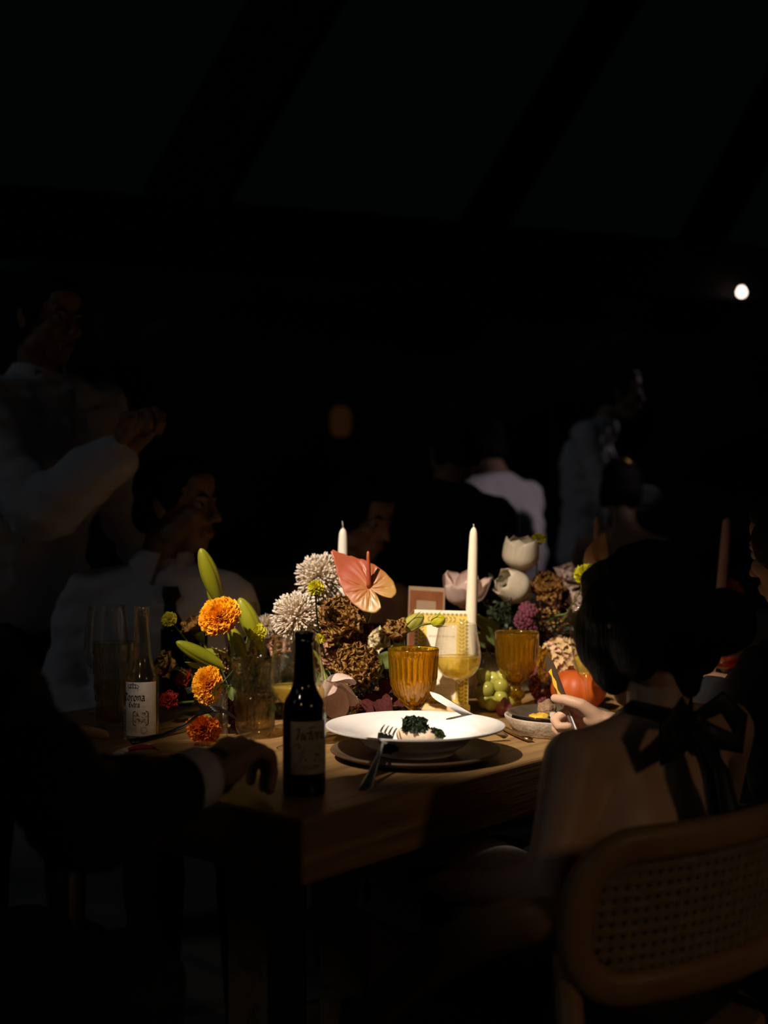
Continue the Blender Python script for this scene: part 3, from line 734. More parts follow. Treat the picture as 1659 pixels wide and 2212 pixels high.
# ------------------------------------------------------------------ menu card and table card
def card(name, label, p0, p1, z0, h, border, inner, deco, lines, roll=0.0, tilt=.06, thick=.0016, paper='card'):
    """upright card between foot points p0,p1"""
    p0, p1 = V(p0), V(p1); W = (p1 - p0).length; x = (p1 - p0).normalized(); t = thing(name, label, 'card', ((p0 + p1) / 2).to_3d())
    t.location.z = z0; t.rotation_euler = (-tilt, roll, math.atan2(x.y, x.x))
    obj('card_board', G().box((0, 0, h / 2), (W, thick, h)), M[paper], t, smooth=False)
    y = -thick / 2
    f = lambda off: (lambda s, q: (s, y - off, q))
    bwid = W * .19
    bd = G()
    for s in (-1, 1): bd.merge(patch(bwid, h * .93, f(.0002), s * (W * .46 - bwid / 2), h / 2, 1))
    bd.merge(patch(W * .92 - 2 * bwid, bwid, f(.0002), 0, h * .965 - bwid / 2, 1)).merge(patch(W * .92 - 2 * bwid, bwid, f(.0002), 0, h * .035 + bwid / 2, 1))
    b = obj('printed_border', bd, M[border], t, smooth=False)
    if deco:
        gd = G()
        def leafp(cx, cy, ang, L):
            ca, sa = math.cos(ang), math.sin(ang); pts = []
            for k in range(9):
                q = k / 8; wv = .22 * L * math.sin(PI * q); pts.append((cx + ca * L * q - sa * wv, cy + sa * L * q + ca * wv))
            for k in range(7, 0, -1):
                q = k / 8; wv = -.22 * L * math.sin(PI * q); pts.append((cx + ca * L * q - sa * wv, cy + sa * L * q + ca * wv))
            gd.add([(a, y - .0004, c) for a, c in pts], [tuple(range(len(pts)))])
        cxs = W * .46 - bwid / 2
        for s in (-1, 1):
            n = int(h * .86 / .0075)
            for k in range(n):
                cy = h * .07 + k * h * .86 / n
                leafp(s * cxs, cy, PI / 2 - .75, .0085); leafp(s * cxs, cy, PI / 2 + .75, .0085)
                sc = ring_pts(s * W * .455, cy, .0030, 10); gd.add([(a, y - .0003, c) for a, c in sc], [tuple(range(10))])
        for zc in (h * .965 - bwid / 2, h * .035 + bwid / 2):
            n = 8
            for k in range(n):
                cx = -W * .26 + W * .52 * k / (n - 1); dr = 1 if k < n / 2 else -1
                leafp(cx, zc, (0.75 if dr > 0 else PI - .75), .0085); leafp(cx, zc, (-.75 if dr > 0 else PI + .75), .0085)
            for k in range(12):
                cx = -W * .42 + W * .84 * k / 11; sc = ring_pts(cx, zc + (.0092 if zc > h / 2 else -.0092), .003, 10)
                gd.add([(a, y - .0003, c) for a, c in sc], [tuple(range(10))])
        obj('leaf_pattern', gd, M['cardolive'], b, smooth=False)
    gt = G(); rr = random.Random(len(label))
    for (cy, wd, hh) in lines:
        x0 = -wd / 2
        while x0 < wd / 2:                      # short unreadable pen marks
            l = rr.uniform(.0018, .0042) * (hh / .002); l = min(l, wd / 2 - x0 + .001)
            gt.merge(polyline([(x0 + l * k / 5, cy + hh * .5 * math.sin(k * 2.3 + x0 * 900)) for k in range(6)], hh * .28, f(.0005)))
            x0 += l + .0010
    obj('lettering', gt, M[inner], t, smooth=False)
    return t
mc0 = on_table(891, 2.55); mc1 = on_table(1011, 2.53)
card('menu_card', 'cream menu card with yellow leaf border behind the wine glass', mc0, mc1, TZ + .006, .201, 'cardyellow', 'cardgrey', True,
     [(.150, .050, .0045)] + [(.136 - .0055 * k, .014 + .004 * (k % 2), .0016) for k in range(6)] + [(.085, .04, .0016), (.080, .05, .0016), (.066, .036, .0016), (.055, .05, .0016), (.050, .044, .0016), (.036, .04, .0016)], .012, .05)
hd = thing('card_holder', 'pale wooden block holding the yellow-bordered menu', 'holder', V((.112, 2.527, TZ)), -.05)
obj('wood_block', G().tube([(-.055, 0, .013), (-.052, 0, .013), (.052, 0, .013), (.056, 0, .013)], [.0105, .0128, .0128, .0105], 20), M['cardwood'], hd)
tc0 = on_table(877, 2.80); tc1 = on_table(955, 2.72)
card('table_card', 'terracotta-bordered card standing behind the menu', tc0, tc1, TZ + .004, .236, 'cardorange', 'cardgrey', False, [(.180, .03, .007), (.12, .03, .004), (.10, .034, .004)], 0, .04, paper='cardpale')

# ------------------------------------------------------------------ candles
def candle(base, top, r0, r1, label, m, wickm, wl=.010, bendx=.003, burnt=False):
    base, top = V(base), V(top); t = thing('taper_candle', label, 'candle', base, group='taper candles'); d = top - base; L = d.length
    pts = []; rad = []
    for q in (0, .02, .3, .6, .85, .93, .96, .975, .988, 1.0):
        pts.append(d * q); rad.append((r0 + (r1 - r0) * q) * {.93: .96, .96: .88, .975: .76, .988: .56, 1.0: .12}.get(q, 1))
    obj('wax_stick', G().tube(pts, rad, 24), M[m], t)
    n = d.normalized()
    obj('wick', G().tube([d * .995, d + n * wl * .5 + V((bendx * .3, 0, 0)), d + n * wl + V((bendx, 0, 0))], [.0014, .0012, .0008], 6), M[wickm], t)
    return t
def glass_holder(loc, label, m='clear', h=.045, r=.026):
    t = thing('candle_holder', label, 'candle holder', loc, group='glass candle holders')
    o = [(0, 0), (r, 0), (r * 1.05, .003), (r * .8, h * .4), (r * .62, h * .75), (r * .72, h)]
    i = [(r * .58, h * .98), (.0125, h * .5), (.0125, h * .4), (0, h * .4)]
    obj('glass_body', G().lathe(sm(o, 4) + i, 32), M[m], t); return t
def candle_set(px, d, top_px, r0, r1, label, hlabel, m, wm, hm='clear', hh=.045, zb=None, **kw):
    b = on_table(px, d); glass_holder(b, hlabel, hm, hh); tp = at(top_px[0], top_px[1], d)
    candle(b + V((0, 0, hh * .42)), tp, r0, r1, label, m, wm, **kw)
candle_set(1013, 2.66, (1023.5, 1138), .0150, .0085, 'tall ivory taper candle right of the yellow-bordered menu', 'clear glass holder under the tall ivory candle', 'wax', 'wick', wl=.006, bendx=-.001)
candle_set(738, 2.72, (741, 1140), .0150, .0095, 'white taper candle standing behind the coral anthurium', 'clear glass holder under the white candle behind the anthurium', 'waxwhite', 'wick', wl=.014, bendx=-.002)
candle_set(1287, 3.10, (1289, 1114), .0130, .0075, 'dim taper candle just left of the woman with the bun', 'clear glass holder under the dim candle by the tan bloom', 'waxpink', 'wickdark', wl=.014, bendx=.008)
# candle on a tall amber holder at the right
hb = on_table(1553, 3.0)
ah = thing('candle_holder', 'tall amber glass candlestick at the far right', 'candle holder', hb)
obj('glass_body', G().lathe(sm([(0, 0), (.036, 0), (.037, .004), (.016, .012), (.010, .03), (.012, .06), (.009, .09), (.014, .115), (.022, .128), (.0235, .150), (.0225, .156), (.020, .156), (.016, .14), (0, .138)], 4), 40, rf=lambda a, r, z, i: r * (1 + .03 * math.cos(10 * a) * (z > .11))), M['amber'], ah)
candle(hb + V((0, 0, .1385)), at(1571, 1118, 3.0), .0140, .0105, 'dim taper candle on the amber candlestick at the right edge', 'waxpink', 'wickdark', wl=.016, bendx=-.008)
# dark glass candle jar at the left
jar = thing('candle_jar', 'dark glass candle jar behind the left marigolds', 'jar', on_table(398, 2.72))
obj('glass_body', G().lathe(sm([(0, 0), (.046, 0), (.049, .004), (.049, .10), (.049, .150), (.047, .156), (.036, .160), (.036, .166), (.034, .166), (.034, .158), (.045, .150), (.045, .01), (0, .008)], 3), 40), M['bottlebrown'], jar)
# clear jar with a bud by the grapes
bj = thing('glass_jar', 'clear glass jar holding a green bud beside the grapes', 'jar', on_table(1054, 2.74))
obj('glass_body', G().lathe(sm([(0, 0), (.022, 0), (.026, .004), (.027, .03), (.026, .075), (.022, .088), (.020, .095), (.0215, .100), (.0205, .101), (.018, .095), (.020, .086), (.0245, .074), (.0252, .03), (.024, .008), (0, .007)], 4), 36), M['clear'], bj)
obj('water_fill', G().lathe([(0, .0085), (.0232, .0085), (.0245, .03), (.0240, .06), (0, .06)], 30), glass('vase_water', (.55, .60, .42), .02, 1, ior=1.33), bj)
bv = thing('bud_vase', 'narrow clear cylinder vase by the lowest marigold', 'vase', on_table(479, 2.255))
obj('glass_body', G().lathe([(0, 0), (.0105, 0), (.011, .002), (.011, .088), (.0105, .089), (.0098, .088), (.0098, .004), (0, .004)], 28), M['clear'], bv)

# ------------------------------------------------------------------ grapes, fig, pumpkin
gr = thing('grape_bunch', 'bunch of pale green grapes by the amber goblet', 'grapes', on_table(1068, 2.60))
GP = [(1049, 1513, .0), (1052, 1489, -.006), (1083, 1483, -.008), (1082, 1508, -.014), (1045, 1461, .006), (1100, 1494, .01), (1066, 1470, .012), (1062, 1520, -.012), (1097, 1514, .006), (1040, 1497, .014), (1072, 1497, .016), (1086, 1463, .016)]
gm = G().ell((0, 0, 0), (.0165, .0165, .0185), 18, 12).mesh('grape'); gm.materials.append(M['grape'])
for k, (px, py, dd) in enumerate(GP):
    p = at(px, py, 2.60 + dd) - gr.location; p.z = max(p.z, .0165)
    o = obj('grape', None, None, gr, mesh=gm); o.location = p; o.rotation_euler = (.5 * math.sin(k * 2.1), .5 * math.cos(k * 1.7), k); o.scale = [.92 + .08 * math.sin(k * 3.3)] * 3
pt = [at(1060, 1475, 2.615) - gr.location, at(1075, 1452, 2.62) - gr.location, at(1088, 1447, 2.625) - gr.location, at(1096, 1452, 2.62) - gr.location]
obj('stalk', G().tube(pt, [.002, .0028, .0025, .002], 7), M['stem'], gr)
fg = thing('fig', 'small dark purple fig in front of the amber goblet by the grapes', 'fig', on_table(1090, 2.535))
obj('fruit_body', G().lathe(sm([(0, 0), (.012, .002), (.0175, .011), (.0165, .02), (.008, .030), (.003, .037), (0, .038)], 4), 20), M['fig'], fg)
pk = thing('pumpkin', 'small orange pumpkin behind the hand with the knife', 'pumpkin', on_table(1250, 2.62))
def pumprf(a, r, z, i): return r * (1 + .055 * abs(math.cos(5 * a)) - .03)
obj('fruit_body', G().lathe(sm([(0, .006), (.02, .002), (.042, .012), (.055, .036), (.050, .062), (.032, .078), (.012, .080), (0, .074)], 5), 60, rf=pumprf), M['pumpkin'], pk)
obj('stalk', G().tube([(0, 0, .074), (.003, 0, .086), (.009, 0, .096)], [.006, .005, .006], 8), M['stem'], pk)

# ------------------------------------------------------------------ the woman's place setting
WC = V((.318, 2.352, TZ))
sp = thing('charger_plate', 'pale stoneware charger in front of the woman with the knife', 'charger plate', WC)
obj('plate_body', G().lathe(sm([(0, 0), (.070, 0), (.082, .004), (.094, .020), (.098, .030), (.096, .032), (.086, .024), (.070, .018), (0, .018)], 4), 56, rf=lambda a, r, z, i: r * (1 + .012 * math.sin(3 * a) + .01 * math.sin(7 * a))), M['stone'], sp)
dp = thing('dinner_plate', 'dark glazed plate with scraps of food on the stoneware charger', 'plate', WC + V((0, 0, .0185)))
obj('plate_body', G().lathe(sm([(0, 0), (.05, 0), (.06, .004), (.085, .0155), (.0925, .0185), (.092, .0205), (.083, .0185), (.058, .007), (0, .005)], 4), 56), M['darkplate'], dp)
M['crust'] = mat('brown_crust', (.22, .13, .07), .7, (.32, .2, .11), 60, .4)
def lump(name, label, cat, loc, r, m, seed, sq=.6, group=None):
    t = G(); rr = random.Random(seed); off = V((rr.uniform(0, 9), rr.uniform(0, 9), rr.uniform(0, 9)))
    t.ell((0, 0, 0), (1, 1, 1), 18, 12); t.v = [tuple(V((p[0] * r, p[1] * r, max(p[2], -.6) * r * sq + .6 * r * sq)) * (1 + .28 * noise.noise(V(p) * 2.2 + off))) for p in t.v]
    o = obj(name, t, M[m], None, loc=loc); return tag(o, label, cat, group)
zf = TZ + .0185 + .0215
lump('sauce_smear', 'yellow sauce smeared on the dark plate', 'food', V((.275, 2.292, zf - .006)), .019, 'sauce', 3, .35)
lump('bread_crust', 'brown crust on the far side of the dark plate', 'food', V((.300, 2.395, zf - .013)), .017, 'crust', 4, .9)
lump('food_scrap', 'glistening grey scrap beside the yellow sauce', 'food', V((.303, 2.318, zf - .012)), .010, 'foil', 5, .9)

# ------------------------------------------------------------------ left guest's place
LC = V((-.318, 2.03, TZ))
lp = thing('dinner_plate', 'patterned glass plate in the dark in front of the sleeve with white cuff', 'plate', LC)
obj('plate_body', G().lathe(sm([(0, 0), (.06, 0), (.075, .004), (.105, .012), (.122, .017), (.1215, .019), (.104, .0155), (.072, .008), (0, .006)], 4), 120, rf=lambda a, r, z, i: r * (1 + (.012 * abs(math.sin(20 * a)) if r > .09 else 0))), M['cut'], lp)
fork(at(283, 1603, 2.10), at(425, 1572, 2.16), 'dark fork resting over the patterned glass plate', 'darksteel', .19, .3, .03)

# ------------------------------------------------------------------ flowers
def frame(n, spin=0.0):
    n = V(n).normalized(); a = V((0, 0, 1)) if abs(n.z) < .9 else V((0, 1, 0))
    x = a.cross(n).normalized(); y = n.cross(x)
    return Matrix((x, y, n)).transposed() @ Matrix.Rotation(spin, 3, 'Z')
def petal_mesh(name, m, width=.5, cup=.5, curl=.2, ruffle=0.0, k=9, notch=0.0, base=.25, nu=8, nv=7, tip=0.0):
    g = G()
    def fn(i, j):
        u = 2 * i - 1; v = j
        ww = width * (base + (1 - base) * math.sin(min(v * 1.25, 1) * PI / 2)) * (math.sqrt(max(1 - max(0, (v - .62) / .38) ** 2.4, 0)) * (1 - .0) if v < 1 else .12)
        if tip: ww *= 1 - tip * max(0, (v - .5) / .5) ** 1.5
        y = -cup * width * u * u * (1 - .3 * v) + curl * v ** 3 + ruffle * math.sin(k * u + 2 * v) * v * v + ruffle * .6 * math.sin(2.3 * k * u + 1) * v ** 4
        return (u * ww, y, v * (1 - .1 * u * u) - notch * abs(math.cos(k * .5 * u)) * v ** 3 + ruffle * .4 * math.cos(k * 1.3 * u) * v ** 4)
    me = g.grid(fn, nu, nv).mesh(name); me.materials.append(m); return me
def stem_path(base, B, n, k=8, sag=.35):
    base, B, n = V(base), V(B), V(n).normalized(); L = (B - base).length
    p1 = base + V((0, 0, 1)) * L * .4; p2 = B - n * L * sag; out = []
    for i in range(k + 1):
        t = i / k; out.append(base * (1 - t) ** 3 + p1 * 3 * t * (1 - t) ** 2 + p2 * 3 * t * t * (1 - t) + B * t ** 3)
    return out
def root(name, label, cat, base, group): return thing(name, label, cat, base, 0, group)
def add_stem(t, B, n, r=.0022, m='stem', r1=None, sag=.35):
    p = stem_path((0, 0, 0), V(B) - t.location, n, 9, sag)
    obj('stem', G().tube(p, [r] * 9 + [r1 or r], 7), M[m], t)
def place(me, name, t, F, pos, phi, tilt, s, parent=None):
    o = bpy.data.objects.new(name, me); link(o, t)
    Mx = (F @ Matrix.Rotation(phi, 3, 'Z') @ Matrix.Rotation(-tilt, 3, 'X')).to_4x4()
    o.matrix_local = Matrix.Translation(pos) @ Mx @ Matrix.Diagonal((s, s, s, 1)); return o
PET = {}
def pm(key, fn):
    if key not in PET: PET[key] = fn()
    return PET[key]
VASES = {'L': V((-.10, 2.60, TZ)), 'R': V((.345, 2.97, TZ)), 'M': V((-.30, 2.50, TZ))}
def base_for(B, vase, k=.3):
    if vase is None: return V((B.x, B.y, TZ))
    c = VASES[vase]; b = V((c.x + max(-.07, min(.07, (B.x - c.x) * k)), c.y + max(-.06, min(.06, (B.y - c.y) * k)), TZ + .02)); return b

def ruffled(B, n, R, label, mats=('antique',), vase='L', name='carnation', cat='carnation', whorls=((5, .10, .55), (7, .34, .72), (9, .62, .86), (10, .92, .95), (10, 1.2, 1.0), (9, 1.5, 1.0)), ruff=.11, group='brown ruffled carnations', stem='stem'):
    B = V(B); t = root(name, label, cat, base_for(B, vase), group); F = frame(n, random.uniform(0, 6)); L = B - t.location
    add_stem(t, B - V(n).normalized() * R * .5, n, .0022, stem)
    ctr = L - V(n).normalized() * R * .45
    obj('calyx', G().tube([ctr - V(n).normalized() * R * .5, ctr - V(n).normalized() * R * .2, ctr + V(n).normalized() * R * .1], [R * .10, R * .22, R * .25], 10), M[stem], t)
    for wi, (num, tilt, s) in enumerate(whorls):
        for k in range(num):
            mm = mats[(k + wi) % len(mats)]; var = (k * 7 + wi) % 3
            me = pm((mm, var, ruff), lambda: petal_mesh('petal', M[mm], .34 + .05 * var, .45, .10 + .08 * var, ruff, 9 + 3 * var, .07, nu=14, nv=8))
            place(me, 'petal', t, F, ctr, 2 * PI * (k + .37 * wi) / num + random.uniform(-.15, .15), tilt + random.uniform(-.1, .1), R * s * 1.02)
    return t
def rose(B, n, R, label, m='cream', vase='L', name='rose', group='cream roses'):
    B = V(B); t = root(name, label, 'rose', base_for(B, vase), group); F = frame(n, random.uniform(0, 6)); nn = V(n).normalized(); ctr = B - t.location - nn * R * .5
    add_stem(t, B - nn * R * .5, n, .0022)
    for wi, (num, tilt, s, cup) in enumerate(((3, .05, .85, 1.4), (4, .25, .95, 1.2), (5, .55, 1.0, .9), (6, .95, 1.0, .6))):
        me = pm((m, 'rose', wi), lambda: petal_mesh('petal', M[m], .55, cup * .7, .10 + .08 * wi, .02, 4))
        for k in range(num): place(me, 'petal', t, F, ctr, 2 * PI * (k + .4 * wi) / num, tilt, R * s)
    return t
def tulip(B, n, R, L, label, m='white', vase='R', open_=.12, base=None, stemm='stem', tilts=None):
    """B = centre of the bloom"""
    B = V(B); nn = V(n).normalized(); t = root('tulip', label, 'tulip', base or base_for(B, vase), 'tulips'); F = frame(n, random.uniform(0, 6)); ctr = B - t.location - nn * L * .5
    add_stem(t, B - nn * L * .5, n, .0030, stemm)
    def cupped():
        q = R / L
        def fn(i, j):
            v = j; hw = 1.18 * math.sqrt(max(1 - max(0, (v - .5) / .5) ** 2.6, .0)) * (.75 + .25 * min(v * 3, 1)); a = (2 * i - 1) * hw
            r = q * (.30 + .72 * math.sin(min(v / .42, 1) * PI / 2)) * (1 - .22 * max(0, (v - .45) / .55) ** 1.5) + .012 * math.sin(9 * i + 3 * v) * v
            return (r * math.sin(a), r * math.cos(a) - q * .28, v * (1 - .04 * (2 * i - 1) ** 2) + .015 * math.sin(8 * i) * v)
        me = G().grid(fn, 12, 10).mesh('petal'); me.materials.append(M[m]); return me
    me = pm((m, 'tulip', round(R / L, 2)), cupped)
    for k in range(6):
        inner = k % 2; tl = (open_ * (.4 if inner else 1)) if tilts is None else tilts[k]
        place(me, 'petal', t, F, ctr, PI / 3 * k + .2, tl, L * (.97 if inner else 1.0)).location += F @ Matrix.Rotation(PI / 3 * k + .2, 3, 'Z') @ V((0, R * (.26 if inner else .30), 0))
    obj('receptacle', G().ell(ctr, (R * .42, R * .42, R * .3), 14, 8, F), M[m], t)
    return t
def pompon(B, n, R, label, m='yellow', vase='L', np_=70, ball=True, stem='stem', name='button_flower', cat='flower', group='small yellow flowers', base=None, flat=.75, r=.0017, seed=1):
    B = V(B); nn = V(n).normalized(); t = root(name, label, cat, base or base_for(B, vase), group); F = frame(n); c = B - t.location; rr = random.Random(seed)
    add_stem(t, B - nn * R * .8, n, r, stem)
    obj('calyx', G().tube([c - nn * R * 1.1, c - nn * R * .75, c - nn * R * .3], [R * .12, R * .42, R * .62], 10), M[stem], t)
    g = G()
    for k in range(np_):
        a = k * 2.39996; q = (k + .5) / np_; th = math.acos(1 - q * 1.35)
        d = F @ V((math.sin(th) * math.cos(a), math.sin(th) * math.sin(a), math.cos(th) * flat)); e = F @ V((-math.sin(a), math.cos(a), 0))
        ww = R * rr.uniform(.20, .32) * (1 if np_ < 150 else .78); l0 = .35; ph = rr.uniform(0, 6); up = d.cross(e).normalized(); rs = rr.uniform(.86, 1.08)
        tw = rr.uniform(-1.2, 1.2); e2 = e * math.cos(tw) + up * math.sin(tw); u2 = -e * math.sin(tw) + up * math.cos(tw)
        g.grid(lambda i, j: c + d * R * rs * (l0 + (1 - l0) * j) + e2 * (i - .5) * ww * 1.6 * (.35 + .9 * j) + u2 * ww * .34 * math.sin(7 * i + ph) * j + d * R * .05 * math.sin(9 * i + ph) * j, 4, 3)
    o = obj('petals', g, M[m], t); o['kind'] = 'stuff'
    return t
def marigold(B, n, R, label, m='marigold', vase='M', flat=.62, np_=430, base=None, seed=2):
    return pompon(B, n, R, label, m, vase, np_, True, 'stem', 'marigold', 'marigold', 'orange marigolds', base, flat, .0026, seed)
def allium(B, R, label, vase='L', nf=640, seed=3):
    B = V(B); t = root('allium', label, 'allium', base_for(B, vase), 'white alliums'); c = B - t.location; rr = random.Random(seed)
    add_stem(t, B, (0, -.1, 1), .0032)
    gs, gb = G(), G()
    for k in range(nf):
        z = 1 - 2 * (k + .5) / nf; a = k * 2.39996; s = math.sqrt(1 - z * z); d = V((s * math.cos(a), s * math.sin(a), z)); d = (d + V((rr.uniform(-.12, .12), rr.uniform(-.12, .12), rr.uniform(-.12, .12)))).normalized()
        r1 = R * rr.uniform(.74, .90) * (1 if k % 3 else .72); gs.tube([c + d * R * .08, c + d * r1], [.0009, .0008], 4, False)
        F = frame(d); rb = R * .040 * rr.uniform(.8, 1.2); bl = R * .15 * rr.uniform(.85, 1.15)
        b = G().lathe([(0, 0), (rb * .7, bl * .2), (rb, bl * .55), (rb * .6, bl * .85), (0, bl)], 6)
        gb.merge(b, Matrix.Translation(c + d * r1) @ F.to_4x4())
    o = obj('floret_stalks', gs, M['alliumstalk'], t, smooth=False); o['kind'] = 'stuff'
    o = obj('florets', gb, M['allium'], t); o['kind'] = 'stuff'
    return t
def lily(label, vase, base, buds, seed=1):
    """buds: (base px, tip px, d, r)"""
    t = root('lily_stem', label, 'lily', base, 'green lily stems'); j = V((0, 0, .09)); obj('stem', G().tube([(0, 0, 0), (0, 0, .05), j], [.004, .004, .0036], 8), M['stem'], t)
    for k, (p, q, d0, d1, r) in enumerate(buds):
        a, b = at(*p, d0) - t.location, at(*q, d1) - t.location; ax = (b - a).normalized(); L = (b - a).length; F = frame(ax, .4 + k)
        prof = [(0, 0), (.35, .02), (.62, .14), (.88, .32), (1.0, .52), (.92, .70), (.66, .86), (.34, .96), (0, 1.0)]
        gb = G().lathe([(x * r, z * L) for x, z in sm(prof, 4)], 36, rf=lambda an, rr, z, i: rr * (1 - .16 * (1 - abs(math.cos(1.5 * an)) ** .35)))
        gb2 = G().merge(gb, Matrix.Translation(a) @ F.to_4x4()); bo = obj('bud', gb2, M['lily'], t)
        obj('stem', G().tube(stem_path(j, a + ax * .003, ax, 7), [.0036] * 5 + [.004, .005, .006], 8), M['stem'], t)
    return t
def leaf_mesh(name, m, width=.3, fold=.25, bend=.2, wavy=.03, serr=0):
    g = G()
    def fn(i, j):
        u = 2 * i - 1; v = j; ww = width * math.sin(PI * v ** .8) ** .8 if 0 < v < 1 else .004
        if serr: ww *= 1 + .04 * math.sin(v * serr)
        return (u * ww, -bend * v * v + fold * abs(u) * ww + wavy * math.sin(10 * v + 3 * u) * abs(u) - .012 * abs(math.sin(14 * v - 6 * abs(u))), v)
    me = g.grid(fn, 8, 16).mesh(name); me.materials.append(m); return me
def leafy(label, vase, base, leaves, m='leaf', name='leaf_sprig', group='green leaves', stem='darkstem', width=.3):
    t = root(name, label, 'leaf', base, group)
    for k, (p, q, d0, d1, w_, spin) in enumerate(leaves):
        a, b = at(*p, d0) - t.location, at(*q, d1) - t.location; ax = b - a; L = ax.length
        me = leaf_mesh('leaf', M[m], w_)
        o = bpy.data.objects.new('leaf', me); link(o, t)
        F = frame(ax.normalized(), spin)
        o.matrix_local = Matrix.Translation(a) @ F.to_4x4() @ Matrix.Diagonal((L, L, L, 1))
        obj('stem', G().tube(stem_path((0, 0, 0), a, ax, 6), .0014, 6), M[stem], t)
    return t
def spray(label, base, tips, m, leaf_r, per, seed, name='foliage_spray', stem='darkstem', group='dark foliage', cat='foliage', spread=.018, rnd_=False):
    """twigs carrying many tiny leaves"""
    t = root(name, label, cat, base, group); rr = random.Random(seed); gl, gt = G(), G()
    for q in tips:
        q = V(q) - t.location; pts = stem_path((0, 0, 0), q, V((rr.uniform(-.4, .4), rr.uniform(-.3, .3), 1)), 10); gt.tube(pts, [.0014] * 10 + [.0006], 5)
        for k in range(per):
            u = rr.uniform(.45, 1.0); i = u * 10; p = pts[int(min(i, 9))].lerp(pts[int(min(i, 9)) + 1], i % 1 if i < 10 else 1)
            d = V((rr.gauss(0, 1), rr.gauss(0, 1), rr.gauss(0, .8) + .2)).normalized(); p2 = p + d * rr.uniform(.3, 1) * spread; gt.tube([p, p2], [.0006, .0005], 3, False)
            if rnd_: gl.ell(p2, (leaf_r * .6, leaf_r * .6, leaf_r * .6), 6, 4)
            else:
                F = frame((d + V((rr.gauss(0, .5), rr.gauss(0, .5), rr.gauss(0, .5)))).normalized(), rr.uniform(0, 6)); L = leaf_r * rr.uniform(.7, 1.3)
                gl.add([p2 + F @ V(c_) for c_ in ((0, 0, 0), (L * .32, L * .08, L * .5), (0, L * .16, L), (-L * .32, L * .08, L * .5), (0, -.03 * L, L * .5))], [(0, 1, 4), (1, 2, 4), (2, 3, 4), (3, 0, 4)])
    obj('twigs', gt, M[stem], t); o = obj('leaves', gl, M[m], t, smooth=rnd_); o['kind'] = 'stuff'
    return t
def amaranth(label, base, tassels, seed=1, vase=None, r=.0075):
    t = root('amaranth', label, 'amaranth', base, 'purple amaranth'); rr = random.Random(seed)
    for (p, q, d0, d1) in tassels:
        a, b = at(*p, d0) - t.location, at(*q, d1) - t.location; g = G()
        obj('stem', G().tube(stem_path((0, 0, 0), a, (0, -.2, 1), 7), .0018, 6), M['burgundy'], t)
        n = 90
        for k in range(n):
            u = k / n; p_ = a.lerp(b, u) + V((.006 * math.sin(u * 7), .003 * math.cos(u * 5), .006 * math.sin(PI * u))); an = k * 2.4; s = r * (.5 + .6 * math.sin(PI * min(u * .85 + .12, 1)))
            c = p_ + V((math.cos(an), math.sin(an), rr.uniform(-.4, .4))) * s; q_ = r * .42 * rr.uniform(.7, 1.3); g.ell(c, (q_, q_, q_ * 1.2), 6, 4)
        o = obj('tassel', g, M['amaranth'], t); o['kind'] = 'stuff'
    return t
def cluster(B, R, label, m, m2, vase, nf=120, seed=5, name='hydrangea', base=None, group='dried hydrangeas'):
    B = V(B); t = root(name, label, 'hydrangea', base or base_for(B, vase), group); rr = random.Random(seed); c = B - t.location; g1, g2 = G(), G()
    add_stem(t, B, (0, -.2, 1), .003, 'darkstem')
    for k in range(nf):
        z = 1 - 2 * (k + .5) / nf; a = k * 2.39996; s = math.sqrt(max(1 - z * z, 0)); d = V((s * math.cos(a), s * math.sin(a), z)); p = c + d * R * rr.uniform(.82, 1.0)
        F = frame((d + V((rr.gauss(0, .25), rr.gauss(0, .25), rr.gauss(0, .25)))).normalized(), rr.uniform(0, 6)); L = R * rr.uniform(.17, .26); g = g1 if k % 4 else g2
        for w_ in range(4):
            Rm = F @ Matrix.Rotation(PI / 2 * w_, 3, 'Z')
            g.grid(lambda i, j: p + Rm @ V(((i - .5) * L * .95 * math.sin(PI * (.15 + .7 * j)), L * j, L * (.35 * j + .25 * math.sin(5 * i + j * 4) * j))), 3, 3)
    o = obj('florets', g1, M[m], t); o['kind'] = 'stuff'; o = obj('pink_florets', g2, M[m2], t); o['kind'] = 'stuff'
    return t

# low bowls that carry the stems
for nm, c, lab, r in (('flower_bowl', VASES['L'], 'low dark bowl under the anthurium and alliums', .085), ('flower_bowl', VASES['R'], 'low dark bowl under the tulips', .085), ('flower_bowl', VASES['M'], 'low dark bowl under the lilies and marigolds', .07)):
    t = thing(nm, lab, 'bowl', c, 0, 'low flower bowls')
    obj('bowl_body', G().lathe(sm([(0, 0), (r * .55, 0), (r * .6, .006), (r * .85, .03), (r, .055), (r * .97, .057), (r * .8, .034), (r * .5, .016), (0, .014)], 4), 40), M['darkplate'], t)

cam_n = V((0, -1, .25))
# --- lilies and marigolds on the left
lily('green lily stem with a tall upright bud rising over the top marigold', 'M', VASES['M'] + V((.02, .02, .02)), [((478, 1312), (433, 1184), 2.44, 2.40, .0175), ((492, 1352), (452, 1250), 2.50, 2.48, .0165), ((566, 1404), (517, 1291), 2.46, 2.44, .0185)])
lily('green lily stem with buds leaning out to the left of the tumbler', 'M', VASES['M'] + V((-.02, -.03, .02)), [((492, 1446), (380, 1386), 2.42, 2.38, .0150), ((508, 1430), (432, 1408), 2.46, 2.43, .0140), ((530, 1425), (496, 1352), 2.47, 2.45, .0140)], 2)
marigold(at(475, 1331, 2.36), (-.35, -.75, .75), .0380, 'bright orange marigold under the tall lily bud', seed=4)
marigold(at(449, 1480, 2.30), (-.75, -.75, .15), .0330, 'orange marigold tilted left, below the lily buds', seed=5)
marigold(at(440, 1574, 2.215), (-.1, -.75, -.55), .0300, 'deep orange marigold drooping onto the table by the glass plate', 'marigold2', None, .7, 200, on_table(455, 2.27), 6)
